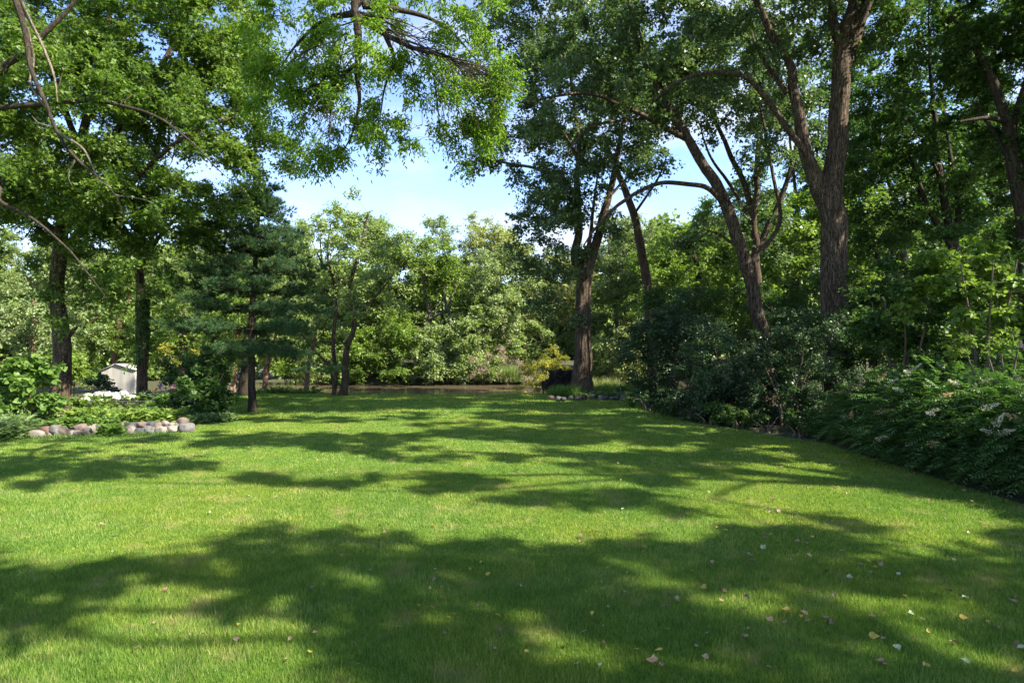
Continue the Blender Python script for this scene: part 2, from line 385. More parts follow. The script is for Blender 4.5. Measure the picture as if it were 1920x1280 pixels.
def lit_hit(c, grow=0.0):
    """does the shadow of the point c fall on a lit patch"""
    gx = c[:, 0]-c[:, 2]*SUN[0]/SUN[2]; gy = c[:, 1]-c[:, 2]*SUN[1]/SUN[2]
    ok = gy > 2.2
    gy = np.maximum(gy, 2.2)
    px = gx/gy*F+960; py = 640+CAMH*F/gy
    r = np.zeros(len(c), bool)
    for (a, b_, rx, ry) in LIT:
        r |= ((px-a)/(rx+grow*F/gy))**2+((py-b_)/(ry+grow*CAMH*F/gy**2))**2 < 1
    r &= ok
    for T, rad in LIT3:
        v = c-T; al = v@SUN
        r |= (al > .4) & (np.linalg.norm(v-al[:, None]*SUN, axis=1) < rad+grow*.6)
    return r
LIT3 = [(P(1750, 780, 8), .75), (P(1890, 830, 6.8), .4), (P(1800, 500, 8.6), .35), (P(1880, 680, 7.6), .45), (P(1108, 640, 18.2), .4), (P(1108, 560, 18.2), .25), (P(225, 705, 27), 1.2),
        (P(480, 470, 14), .6), (P(900, 150, 6.2), .5), (P(1570, 430, 13.2), .35), (P(1230, 740, 15), .3), (P(120, 690, 14), .7), (P(200, 800, 11), .8), (P(210, 745, 13.4), .9), (P(1015, 700, 20.5), .9), (P(960, 690, 29), 1.5), (P(1620, 740, 9), .45), (P(1850, 760, 7.4), .5), (P(1500, 700, 11.5), .3), (P(1640, 470, 22), 1.5)]

def Eb(px, py, D, rx, ry, rd):
    return P(px, py, D), np.array([rx/F*D, rd, ry/F*D])

def make_tree(name, label, cat, base, limbs, crowns, leaf='maple', bark='bark2', size=.09, asp=.7, rc=.42, layers=3.0,
              nspray=8, nleaf=12, shape='quad', droop=.25, gap=.36, gapsc=.9, carve=0.0, group=None, seg=10, ridge=0.0, flare=.5,
              twig_r=.007, seed=1, steps=6, twigmat=None, shell=.33, crownname='crown', up=.9, frame=None, bare=False, zmin=.15, zabs=-9, den=1.45, dsp=1.5, trs=1.0, fine=.82, altn=0):
    root = empty(name, base, label, cat, group)
    size *= fine; nleaf = int(nleaf/fine**1.3+.5); layers *= den; nspray = int(nspray*dsp+.5); limbs = [(p_, np.array(r_)*trs) for p_, r_ in limbs]
    tb = MB(); nodes = []; rads = []
    for k, (pts, rad) in enumerate(limbs):
        big = k == 0
        if altn and k == len(limbs)-altn: tb.build('trunk', M[bark], root, smooth=True); tb = MB()
        p_, r_ = tube(tb, pts, rad, seg if rad[0] > .08 else max(6, seg//2), steps, ridge if rad[0] > .08 else 0, flare if big else 0, seed+k)
        nodes.append(p_); rads.append(r_)
    if altn: tag(tb.build('dead_bough', M['bark3'], root, smooth=True), 'pale bare dead bough')
    elif limbs: tb.build('trunk', M[bark], root, smooth=True)
    N = np.concatenate(nodes) if nodes else np.array([base], float)
    NR = np.concatenate(rads) if rads else np.array([.05])
    cen = []; outv = []; cr = []
    for cw in crowns:
        c, r = cw[0], cw[1]; lm = cw[2] if len(cw) > 2 else 1.0
        n = int(max(4, layers*lm*(r[0]*r[2])/(rc*rc)))
        n = int(n*max(.6, min(1.8, r[1]/1.5))**.5)
        d = nrm(R.normal(size=(n, 3))); u = R.random((n, 1))**shell
        q = c+d*u*r
        q += R.normal(size=q.shape)*rc*.35
        ok = vnoise(q, gapsc, seed+20) > gap*(.75+.5*R.random(n))
        ok &= (q[:, 2] > zmin+hz(q[:, 0], q[:, 1])) & (q[:, 2] > zabs)
        if carve > 0:
            ok &= ~(lit_hit(q, rc*.25) & (R.random(n) < carve))
        q = q[ok]; d = d[ok]
        cen.append(q); outv.append(nrm(d*np.array([1, 1, .7])+R.normal(size=d.shape)*.3)); cr.append(np.full(len(q), rc)*(.75+.5*R.random(len(q))))
    cen = np.concatenate(cen); outv = np.concatenate(outv); cr = np.concatenate(cr)
    n = len(cen)
    # connect the clumps to the limbs (greedy nearest tree)
    if n:
        m0 = len(N); allp = np.vstack([N, cen]); par = np.full(n, -1)
        good = N[:, 2] > (N[:, 2].max()*.25 if len(N) > 3 else -1)
        Nn = np.where(good)[0] if good.any() else np.arange(m0)
        best = np.full(n, 1e9); bi = np.zeros(n, int)
        for s0 in range(0, n, 400):
            dd = np.linalg.norm(cen[s0:s0+400, None]-N[None, Nn], axis=2); bi[s0:s0+400] = Nn[dd.argmin(1)]; best[s0:s0+400] = dd.min(1)
        done = np.zeros(n, bool); order = []
        pl = np.zeros(m0+n)
        cost = best.copy()
        for _ in range(n):
            k = int(np.argmin(np.where(done, 1e9, cost))); done[k] = True; par[k] = bi[k]; order.append(k)
            pl[m0+k] = pl[bi[k]]+np.linalg.norm(cen[k]-allp[bi[k]])
            dk = np.linalg.norm(cen-cen[k], axis=1)+.25*pl[m0+k]
            up_ = (dk < cost) & ~done
            cost[up_] = dk[up_]; bi[up_] = m0+k
        cnt = np.ones(n)
        for k in reversed(order):
            if par[k] >= m0: cnt[par[k]-m0] += cnt[k]
        B = cen; A = allp[par]
        rb = twig_r*.6*cnt**.42
        ra = np.where(par >= m0, twig_r*.6*cnt[np.clip(par-m0, 0, n-1)]**.42, rb*1.25)
        ra = np.minimum(ra, rb*1.5)
        ra = np.where(par < m0, np.minimum(ra, NR[np.clip(par, 0, m0-1)]), ra)
        wb = MB(); edges_tubes(wb, A, B, ra, rb)
        if not bare:
            # fine twiglets inside each clump
            k2 = 3; c2 = np.repeat(cen, k2, 0); d2 = nrm(np.repeat(outv, k2, 0)+R.normal(size=(n*k2, 3))*.7)
            edges_tubes(wb, c2, c2+d2*np.repeat(cr, k2)[:, None]*.9, np.full(n*k2, twig_r*.55), np.full(n*k2, twig_r*.2), rings=3, seg=3)
        wb.build('branches', M[twigmat or bark], root, smooth=True)
        lb = MB()
        tone = np.clip(vnoise(cen, .55, seed+40)*.8+R.random(n)*.35-.05, 0, 1)
        if shape == 'pine': pine_tufts(lb, cen, outv, cr, nspray, nleaf, size, tone)
        else: sprays(lb, cen, outv, cr, nspray, nleaf, size, asp, droop, shape, up, tone)
        lb.build(crownname, M[leaf], root)
        print(name, n, 'clumps', lb.n, 'verts')
    return root
def pine_tufts(mb, cen, outv, cr, nt_, nn_, size, tone):
    n = len(cen)*nt_
    c = np.repeat(cen, nt_, 0); rr = np.repeat(cr, nt_)[:, None]
    off = nrm(R.normal(size=(n, 3)))*R.random((n, 1))**.5*rr*np.array([1, 1, .35]); c = c+off
    ax = nrm(np.repeat(outv, nt_, 0)*np.array([1, 1, .2])+nrm(off)*.7+np.array([0, 0, .55]))
    p = np.repeat(c, nn_, 0); d = nrm(np.repeat(ax, nn_, 0)*.9+R.normal(size=(n*nn_, 3))*.55)
    p = p-d*size*.15
    leaf_faces(mb, p, d, R.normal(size=p.shape), size*(.7+.5*R.random(len(p))), size*.07, np.clip(np.repeat(np.repeat(tone, nt_), nn_)*.5+R.random(len(p))*.5, 0, 1), 'blade')

def PL(D, *pts):
    """limb polyline from (px, py[, dD], radius_m) tuples"""
    P_ = []; r_ = []
    for t in pts:
        if len(t) == 4: P_.append(P(t[0], t[1], D+t[2])); r_.append(t[3])
        else: P_.append(P(t[0], t[1], D)); r_.append(t[2])
    return (np.array(P_), r_)
def gbase(px, D):
    x = (px-960)/F*D; return np.array([x, D, float(hz(x, D))])
def from_ground(px, D, *pts):
    l = PL(D, *pts); b_ = gbase(px, D); b_[2] -= .05
    return (np.vstack([b_, l[0]]), [l[1][0]*1.12]+list(l[1]))

#@TREES
exec_trees = True

# ================================================================== LEFT SIDE
b0 = gbase(112, 14)
make_tree('maple_tree', 'large maple with a thick brown sunlit trunk rising from the left garden bed', 'tree', b0,
    [from_ground(116, 14, (112, 740, .27), (115, 650, .24), (105, 560, .2), (112, 460, .19), (130, 350, .16), (170, 200, .12), (200, 60, .09), (215, -90, .05)),
     PL(14, (108, 440, .14), (60, 400, .5, .11), (10, 340, 1, .07), (-60, 250, 1, .04)),
     PL(14, (112, 470, .12), (170, 420, -.5, .10), (250, 340, -1, .08), (340, 260, -1.5, .05), (440, 220, -1.5, .03)),
     PL(14, (130, 350, .12), (210, 260, 0, .09), (300, 130, 0, .07), (360, 0, 0, .05), (400, -120, 0, .03)),
     PL(14, (120, 640, .10), (140, 618, -.1, .06), (146, 612, -.15, .01)),
     PL(14, (150, 280, .10), (100, 150, .5, .08), (60, 20, .8, .05), (30, -100, 1, .03))],
    [(*Eb(330, 90, 13.5, 170, 150, 2.2),), (*Eb(150, 240, 13.5, 190, 170, 2.4),), (*Eb(420, 240, 12.7, 105, 90, 1.3),), (*Eb(250, 370, 13, 190, 80, 1.8),),
     (*Eb(60, 70, 14, 170, 150, 2.2),), (*Eb(320, -150, 14, 230, 150, 2.4), .5), (*Eb(80, 480, 13.4, 90, 60, 1), .7), (*Eb(140, 560, 13.2, 90, 38, .7), .5), (*Eb(245, 500, 13.2, 110, 50, 1), .6),
     (*Eb(500, 285, 12.8, 55, 45, .8),.8), (*Eb(400, 60, 13, 80, 90, 1.5),), (*Eb(60, 400, 13.6, 110, 60, 1.2),)],
    leaf='maple', bark='bark2', size=.092, asp=.95, shape='lobe', rc=.42, layers=4.6, nspray=12, nleaf=12, carve=.3, seg=28, ridge=.16, flare=.5, seed=3, gap=.26, trs=.70)
# ivy-covered second tree
b1 = gbase(268, 15.5)
rt = make_tree('maple_tree', 'slimmer tree with ivy climbing its trunk, between the shed and the pine', 'tree', b1,
    [from_ground(268, 15.5, (268, 730, .165), (267, 600, .15), (262, 480, .13), (275, 380, .1), (300, 250, .07)),
     PL(15.5, (264, 500, .07), (310, 430, 0, .06), (380, 380, -.5, .04), (430, 360, -.5, .02)),
     PL(15.5, (264, 520, .06), (220, 450, 0, .05), (180, 400, 0, .02))],
    [(*Eb(300, 450, 15, 110, 60, 1.6),), (*Eb(390, 420, 15, 85, 60, 1.2),), (*Eb(330, 360, 15.5, 130, 60, 1.6), .7), (*Eb(270, 545, 14.8, 60, 40, .6), .7)],
    leaf='maple', size=.105, asp=.9, shape='lobe', rc=.42, layers=2.4, nspray=9, nleaf=10, seg=20, ridge=.12, seed=9, flare=.3, trs=.74)
iv = MB(); n = 2600
th = R.random(n)*2*np.pi; py = 560+R.random(n)**1.4*130; rr = .115+R.random(n)*.04
keep = vnoise(np.stack([np.cos(th)*2, np.sin(th)*2, py*.03], -1), 1.3, 5) > np.interp(py, [560, 640, 690], [.1, .3, .6])
th, py, rr = th[keep], py[keep], rr[keep]
cz = CAMH+(640-py)/F*15.5; cx = (267.5-960)/F*15.5
pp = np.stack([cx+np.cos(th)*rr, 15.5+np.sin(th)*rr, cz], -1); on = np.stack([np.cos(th), np.sin(th), np.full(len(th), .3)], -1)
leaf_faces(iv, pp, nrm(np.array([0, 0, -1.])+R.normal(size=pp.shape)*.5), nrm(on+R.normal(size=pp.shape)*.4), .07, .06, R.random(len(pp)), 'lobe')
iv.build('ivy', M['deep'], rt)

# off-frame neighbour whose dark boughs reach in from the left edge
make_tree('maple_tree', 'tree beyond the left edge whose dark level boughs cross the upper left corner', 'tree', (-13.5, 9.5, 0),
    [(np.array([(-13.5, 9.5, 0), (-13.4, 9.6, 2.5), (-13.2, 9.6, 5), (-13, 9.7, 8)]), [.3, .27, .22, .12]),
     (np.vstack([[(-13.3, 9.6, 4.2)], [P(-120, 210, 10.5)], [P(0, 203, 10.5)], [P(130, 190, 10.5)], [P(240, 200, 10.5)], [P(340, 250, 10.4)], [P(420, 330, 10.2)]]), [.08, .06, .045, .036, .028, .018, .007]),
     (np.vstack([[(-13.3, 9.6, 3.8)], [P(-60, 340, 10.8)], [P(0, 380, 10.8)], [P(60, 410, 10.8)], [P(130, 470, 10.6)], [P(200, 560, 10.4)]]), [.08, .05, .04, .028, .018, .006]),
     (np.vstack([[(-13.3, 9.6, 5)], [P(-60, 150, 10)], [P(20, 120, 10)], [P(90, 60, 10)], [P(150, -20, 10)]]), [.1, .07, .05, .04, .02])],
    [(*Eb(60, 110, 10.6, 150, 90, 1.3), .8), (*Eb(40, 310, 10.8, 100, 70, 1.2), .6), (*Eb(270, 170, 10.6, 130, 80, 1.0), .5), (*Eb(-150, 100, 11, 200, 240, 2.5), .7), (*Eb(330, 300, 10.5, 80, 50, .7), .4)],
    leaf='maple', bark='barkdark', size=.10, asp=.95, shape='lobe', rc=.4, layers=2.8, nspray=8, nleaf=10, seg=12, seed=31, gap=.38)

# ------- overhanging ash, its trunk stands left of the camera out of frame
def ash_limbs():
    T = np.array([(-5.6, 1.2, 0), (-5.5, 1.3, 2.5), (-5.2, 1.5, 4.6), (-4.8, 1.8, 6.2), (-4.4, 2.0, 8)])
    L = [(T, [.36, .31, .26, .2, .12])]
    D = 6.0
    L.append((np.vstack([[T[2]], [(-3.4, 3.6, 5.9)], [P(640, -90, 5.8)], [P(665, 20, 6)], [P(700, 50, 6)], [P(770, 90, 6)], [P(850, 115, 6)], [P(900, 150, 6.1)], [P(935, 195, 6.1)]]), [.14, .11, .07, .045, .032, .024, .015, .009, .004]))
    L.append(PL(6, (668, 25, .05), (672, 90, 0, .04), (668, 150, 0, .03), (672, 200, 0, .018), (655, 270, -.1, .008)))
    L.append(PL(6, (680, 10, .045), (730, 15, .1, .035), (800, 35, .2, .022), (850, 70, .3, .014), (905, 130, .3, .006)))
    L.append(PL(6, (720, 60, .03), (738, 110, .1, .024), (722, 160, .2, .014), (712, 220, .2, .006)))
    L.append(PL(6, (800, 100, .022), (812, 150, 0, .014), (820, 210, 0, .008), (828, 270, 0, .004)))
    L.append(PL(6, (668, 120, .022), (630, 150, 0, .015), (580, 165, 0, .009), (545, 215, 0, .004)))
    L.append(PL(6, (665, 25, .04), (610, 40, .2, .025), (560, 80, .3, .015), (520, 130, .3, .006)))
    L.append(PL(6, (672, 200, .015), (660, 250, 0, .01), (625, 310, 0, .004)))
    L.append(PL(6, (850, 115, .018), (880, 150, 0, .01), (905, 175, 0, .005)))
    L.append(PL(6, (665, 10, .05), (700, -60, .5, .045), (820, -120, 1, .03), (920, -100, 1.2, .015)))
    main = [(665, 15), (700, 48), (740, 72), (780, 92), (820, 105), (860, 118), (900, 148)]
    for j in range(34):
        t = R.random()*5.9; i0 = int(t); f_ = t-i0
        x0 = main[i0][0]*(1-f_)+main[i0+1][0]*f_; y0 = main[i0][1]*(1-f_)+main[i0+1][1]*f_; z0 = R.random()*.1
        an = math.radians(8+70*R.random()**1.2); ln_ = (70+130*R.random())*(1-.07*t); dz = R.normal()*.25
        cx_, sx_ = math.cos(an), math.sin(an)
        p1 = (x0+ln_*.4*cx_, y0+ln_*.3*sx_); p2 = (x0+ln_*.75*cx_+R.normal()*4, y0+ln_*.68*sx_+6); p3 = (x0+ln_*.98*cx_, y0+ln_*1.05*sx_+20)
        L.append(PL(6, (x0, y0, .02, .009), (*p1, dz*.4, .0075), (*p2, dz*.8, .005), (*p3, dz, .002)))
        for q_ in (p1, p2):
            for s_ in (-1, 1):
                a2 = an+s_*(.35+.4*R.random()); l2 = 25+35*R.random()
                L.append(PL(6, (*q_, dz*.6, .004), (q_[0]+l2*.5*math.cos(a2), q_[1]+l2*.45*math.sin(a2), dz*.7, .003), (q_[0]+l2*math.cos(a2), q_[1]+l2*math.sin(a2)+6, dz*.8, .0013)))
    for j in range(16):
        x0 = 672-R.random()*50; y0 = 30+R.random()*170; an = math.radians(95+60*R.random()); ln_ = 60+110*R.random(); dz = R.normal()*.2
        p1 = (x0+ln_*.45*math.cos(an), y0+ln_*.3*math.sin(an)); p2 = (x0+ln_*math.cos(an), y0+ln_*math.sin(an)+14)
        L.append(PL(6, (x0, y0, .05, .009), (*p1, dz*.5, .006), (*p2, dz, .002)))
        for s_ in (-1, 1):
            a2 = an+s_*(.35+.4*R.random()); l2 = 30+35*R.random()
            L.append(PL(6, (*p1, dz*.5, .004), (p1[0]+l2*math.cos(a2), p1[1]+l2*math.sin(a2)+6, dz*.6, .0013)))
    # long dead bough near the left edge
    L.append((np.vstack([[T[3]], [(-4.9, 4, 6)], [P(10, -80, 6)], [P(35, 0, 6)], [P(52, 60, 6)], [P(58, 130, 6)], [P(85, 195, 6)], [P(108, 250, 6)], [P(145, 300, 6)], [P(185, 335, 6)], [P(215, 365, 6)], [P(232, 400, 6)], [P(222, 450, 6)]]),
              [.09, .07, .05, .038, .033, .027, .023, .020, .016, .012, .009, .006, .0025]))
    L.append(PL(6, (50, 50, .02), (62, 110, .1, .012), (54, 145, .05, .011), (62, 168, 0, .012), (86, 200, 0, .012)))
    L.append(PL(6, (38, 0, .024), (70, 70, .2, .016), (95, 130, .2, .014), (105, 190, .2, .006)))
    L.append(PL(6, (110, 250, .015), (150, 275, -.1, .012), (180, 330, -.1, .007), (205, 350, -.1, .004)))
    L.append(PL(6, (215, 365, .008), (270, 372, .1, .006), (300, 385, .1, .003)))
    L.append(PL(6, (140, 300, .009), (130, 330, 0, .006), (140, 355, 0, .003)))
    L.append(PL(6, (100, 240, .008), (75, 228, 0, .005), (62, 215, 0, .002)))
    return L
make_tree('ash_tree', 'overhanging tree with bright green hanging sprays top centre and a bare bough at left', 'tree', (-5.6, 1.2, 0), ash_limbs(),
    [(*Eb(915, 150, 6.3, 66, 95, .5), 1.7), (*Eb(890, 260, 6.2, 40, 50, .4), 1.0), (*Eb(870, 70, 6.3, 70, 80, .5), 1.2), (*Eb(860, 215, 6.2, 60, 50, .4), 1.3), (*Eb(700, 120, 6.1, 120, 100, .6), .6), (*Eb(570, 110, 6.1, 85, 120, .5), .7), (*Eb(660, 250, 6.0, 110, 45, .4), .65),
     (*Eb(625, 305, 6, 55, 38, .3), .8), (*Eb(510, 130, 6.2, 30, 90, .3), .8), (*Eb(745, 270, 6, 45, 32, .3), .6), (*Eb(760, 20, 6.5, 220, 60, .6), .75), (*Eb(530, 200, 6.1, 40, 60, .3), .6), (*Eb(780, 160, 6.2, 90, 80, .5), .7), (*Eb(600, 200, 6.1, 90, 90, .4), .7), (*Eb(800, -150, 7, 300, 130, 1.2), .4), (*Eb(520, 60, 6.2, 60, 90, .5), .7), (*Eb(640, 60, 6.4, 130, 80, .6), .7)],
    leaf='ash', bark='barkdark', size=.052, asp=.34, shape='hex', rc=.18, layers=4.2, nspray=9, nleaf=10, droop=.55, gap=.22, gapsc=2.2, carve=.5, seg=12, ridge=.1, flare=.4, fine=.8, altn=6, trs=.85, twig_r=.003, seed=51, twigmat='barkdark', up=.7)

# ------- white pine
def pine():
    base = gbase(473, 14.4)
    limbs = [from_ground(474, 14.4, (472, 745, .115), (471, 640, .10), (474, 540, .085), (480, 450, .06), (492, 370, .03), (497, 348, .012))]
    crowns = []
    H0, H1 = 640, 360
    for k, py in enumerate([655, 618, 582, 548, 514, 480, 448, 418, 392, 370]):
        t = (655-py)/(655-370)
        L = np.interp(t, [0, .12, .35, .6, .85, 1], [1.15, 1.75, 1.65, 1.2, .6, .2])
        nb = 7 if t < .8 else 5
        a0 = R.random()*6.28
        for j in range(nb):
            a = a0+j*2*math.pi/nb+R.normal()*.2; l = L*(.7+.5*R.random()); dzj = R.normal()*.05
            s = P(473+6*t, py, 14.4); d = np.array([math.cos(a), math.sin(a)*.9, 0])
            z = l*np.interp(t, [0, .5, 1], [-.02, .10, .55])+dzj
            p1 = s+d*l*.5+np.array([0, 0, z*.5]); p2 = s+d*l+np.array([0, 0, z+.03])
            limbs.append((np.array([s, p1, p2]), [.028*(1.1-t*.6), .016, .005]))
            crowns.append((s+d*l*.82+np.array([0, 0, z*.85+.02]), np.array([.42, .42, .11]), 1.55))
            if l > .8: crowns.append((s+d*l*.45+np.array([0, 0, z*.4+.02]), np.array([.34, .34, .09]), 1.2))
    for (px_, py_) in ((600, 692), (560, 668), (540, 612), (390, 562), (402, 612), (420, 500)): crowns.append((P(px_, py_, 14.1), np.array([.45, .4, .09]), 1.4))
    make_tree('pine_tree', 'dark blue-green pine with a straight bare lower trunk, standing on the lawn', 'tree', base, limbs, crowns, leaf='pine', bark='barkdark', size=.10, rc=.17,
        layers=5, nspray=8, nleaf=30, shape='pine', gap=.02, trs=.72, fine=1.0, seg=16, ridge=.1, flare=.55, seed=77, steps=4, twig_r=.006)
pine()

# ------- multi-stem tree at the water's edge
make_tree('birch_tree', 'three stemmed tree at the pond edge with leafy sunlit crown beside the pine', 'tree', gbase(637, 18.6),
    [from_ground(642, 18.6, (646, 720, .19), (650, 660, .15), (665, 600, .12), (655, 540, .1), (670, 480, .08), (690, 400, .04)),
     from_ground(626, 18.7, (628, 700, .11), (624, 640, .1), (630, 560, .08), (615, 480, .06), (620, 420, .03)),
     from_ground(628, 18.4, (618, 690, .07), (600, 665, .06), (580, 645, .05), (560, 620, .03)),
     PL(18.6, (666, 595, .08), (700, 560, 0, .06), (735, 520, 0, .04), (760, 480, 0, .02)),
     PL(18.6, (655, 540, .06), (610, 500, 0, .05), (585, 450, 0, .02))],
    [(*Eb(650, 460, 18.8, 90, 65, 1.6),), (*Eb(655, 410, 19, 60, 28, 1.2), .8), (*Eb(700, 520, 18.8, 70, 55, 1.3), .8), (*Eb(610, 540, 18.6, 70, 50, 1.2), .8), (*Eb(650, 600, 18.4, 60, 28, .8), .5)],
    leaf='far', bark='bark2', size=.105, asp=.6, rc=.45, layers=2.8, nspray=8, nleaf=10, seg=14, ridge=.08, flare=.4, seed=90, gap=.34, trs=.6)
for i, (px, D, top, lab) in enumerate([(575, 21, 640, 'thin reddish leaning trunk left of the three stemmed tree'), (499, 20.5, 650, 'thin pale reddish trunk just right of the pine'), (459, 18.2, 640, 'dark trunk right behind the pine')]):
    make_tree('small_tree', lab, 'tree', gbase(px, D), [from_ground(px-5, D, (px, 700, .08 if i < 2 else .14), (px+6, 670, .07 if i < 2 else .12), (px+16, top, .05), (px+20, top-60, .03))],
        [(*Eb(px+5, 610-20*i, D, 60, 45, 1.3),), (*Eb(px-20, 660, D+1, 40, 22, .8), .6)], leaf='mid' if i else 'far', bark='barkred' if i < 2 else 'barkdark', size=.12, rc=.45, layers=2, nspray=7, nleaf=9, seg=10, seed=100+i, flare=.2)

# ------- trees beyond the pond
FAR = [  # px, D, trunk top, crowns, mat, label
 (610, 33, [(600, 470, 75, 75), (640, 430, 75, 45), (560, 540, 80, 90), (620, 600, 90, 60)], 'far', 'broad light green tree beyond the pond behind the three stemmed tree'),
 (720, 32, [(705, 470, 70, 70), (690, 425, 50, 35), (750, 500, 70, 60), (720, 580, 90, 60)], 'far', 'spreading light green tree across the pond left of centre'),
 (800, 31.5, [(790, 500, 70, 55), (820, 540, 90, 60), (780, 600, 80, 50), (860, 520, 50, 50)], 'mid', 'green tree across the pond with an open branching crown'),
 (835, 38, [(832, 430, 26, 20), (818, 418, 14, 12), (850, 450, 30, 20)], 'farblue', 'tall thin-topped tree rising above the others at the back'),
 (900, 37, [(905, 440, 48, 26), (885, 430, 26, 16), (930, 470, 40, 40), (890, 490, 70, 50)], 'fargold', 'olive willow-like tree with a rounded top behind the pond'),
 (935, 32, [(920, 520, 60, 60), (950, 570, 60, 60), (900, 600, 80, 50), (985, 540, 45, 70)], 'farblue', 'pale grey-green tree on the far bank left of the cottonwood'),
 (1025, 34, [(1020, 560, 50, 80), (1060, 530, 40, 80), (1000, 620, 50, 50), (985, 500, 50, 40), (960, 480, 40, 30)], 'fargold', 'yellow-green tree beyond the pond just left of the cottonwood trunk'),
 (1150, 35, [(1140, 520, 60, 60), (1180, 450, 45, 40), (1130, 600, 70, 60), (1210, 500, 60, 70), (1170, 410, 25, 22)], 'farblue', 'pale green tree seen through the gap right of the cottonwood'),
 (1260, 33, [(1260, 500, 80, 70), (1300, 430, 60, 50), (1250, 580, 90, 60), (1340, 500, 70, 70)], 'mid', 'green tree in the distance behind the leaning trunk'),
]
for i, (px, D, cr_, lf, lab) in enumerate(FAR):
    top = min(c[1] for c in cr_)
    limbs = [from_ground(px, D, (px, 700, .2), (px+8, 620, .17), (px-4, 540, .13), (cr_[0][0], max(top, 440), .05))]
    for c in cr_[1:]:
        limbs.append(PL(D, (px+3, 600, .09), ((px+c[0])/2+5, (600+c[1])/2+20, -.4, .07), (c[0], c[1]+10, -.6, .03)))
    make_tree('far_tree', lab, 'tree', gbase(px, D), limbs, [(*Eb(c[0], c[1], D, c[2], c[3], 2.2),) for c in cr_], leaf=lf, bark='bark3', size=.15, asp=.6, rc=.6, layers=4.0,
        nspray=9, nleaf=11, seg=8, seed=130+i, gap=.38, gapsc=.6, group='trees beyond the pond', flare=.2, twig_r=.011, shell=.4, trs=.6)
# bank shrubs beyond the pond
BANK = [(600, 30.4, 690, 60, 45, 'far', 'low dark-edged shrub on the far bank at its left end'), (690, 30.6, 670, 70, 60, 'mid', 'shaded shrub on the far bank behind the three stemmed tree'), (760, 30.4, 660, 70, 70, 'mid', 'tall shrub overhanging the pond left of its middle'),
        (835, 30.2, 655, 60, 65, 'farblue', 'pale green shrub leaning over the water in the middle of the far bank'), (890, 30.5, 640, 55, 75, 'far', 'leafy shrub on the far bank between the pale shrub and dead brush'),
        (960, 30.6, 680, 50, 40, 'deadbrush', 'tangle of tan dead brush on the far bank'), (905, 30.1, 690, 30, 25, 'deadbrush', 'small patch of tan dead twigs by the water'), (985, 31.5, 640, 55, 40, 'far', 'green shrub above the tan brush'), (545, 31, 680, 50, 45, 'mid', 'shrub on the bank behind the reddish trunk'), (1130, 30.6, 680, 55, 45, 'far', 'sunlit shrub right of the cottonwood trunk across the pond'), (1190, 29.5, 660, 50, 60, 'fargold', 'yellow-green shrub behind the dark shrub masses')]
def shrub(name, lab, cat, px, D, crowns, leaf, size, rc, layers=3, nstem=5, group=None, twigmat='twig', **kw):
    base = gbase(px, D); limbs = []
    c0 = crowns[0][0]; r0 = crowns[0][1]
    for k in range(nstem):
        a = k*2*math.pi/nstem+R.random(); e = c0+np.array([math.cos(a)*r0[0]*.6, math.sin(a)*r0[1]*.6, r0[2]*.4*(R.random()-.2)])
        b_ = base+np.array([math.cos(a)*.12, math.sin(a)*.12, -.05]); mid = b_*.5+e*.5+np.array([-math.cos(a), -math.sin(a), 0])*.1
        limbs.append((np.array([b_, mid, e]), [.03, .02, .008]))
    kw.setdefault('gap', .3); kw.setdefault('carve', .75); kw.setdefault('nspray', 10); kw.setdefault('nleaf', 10); kw.setdefault('seed', int(px) % 97)
    return make_tree(name, lab, cat, base, limbs, crowns, leaf=leaf, bark=twigmat, size=size, rc=rc, layers=layers, group=group, seg=6, flare=0, crownname='foliage', zmin=.03, **kw)
for (px, D, py, rx, ry, lf, lab) in BANK:
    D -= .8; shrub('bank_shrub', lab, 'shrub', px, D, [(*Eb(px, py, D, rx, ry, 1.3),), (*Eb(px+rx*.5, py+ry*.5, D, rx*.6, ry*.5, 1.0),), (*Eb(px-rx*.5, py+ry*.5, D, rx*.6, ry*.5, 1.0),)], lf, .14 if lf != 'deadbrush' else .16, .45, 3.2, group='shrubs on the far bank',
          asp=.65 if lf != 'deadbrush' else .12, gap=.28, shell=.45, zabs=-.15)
shrub('yellow_shrub', 'yellow-leaved shrub left of the dark root ball', 'shrub', 1020, 20.5, [(*Eb(1025, 700, 20.5, 45, 32, .8),), (*Eb(985, 722, 20.4, 35, 14, .6),), (*Eb(1045, 670, 20.8, 30, 28, .6),)], 'yellow', .075, .26, 4.0, asp=.6)

# ------- dense far wood that closes the view
bk = MB(); q = []
for (x0, x1, D, ztop, nn_) in [(-48, -16, 44, 9, 900), (-18, -2, 46, 8, 620), (-4, 9, 46, 7.2, 480), (5, 48, 44, 11, 1200)]:
    n = nn_; x = x0+(x1-x0)*R.random(n); y = D+R.random(n)*5
    zt = ztop*(.75+.35*vnoise(np.stack([x, y*0, y*0], -1), .35, 3)); z = zt*R.random(n)**.8-1
    q.append(np.stack([x, y, z], -1))
q = np.concatenate(q)
sprays(bk, q, nrm(np.array([0, -1, .5])+R.normal(size=q.shape)*.5), 1.5, 10, 12, .36, .7, .2, 'quad')
tag(bk.build('distant_wood', M['far']), 'green wood closing the view behind the pond, its leaves paled for haze', 'woods', kind='stuff')

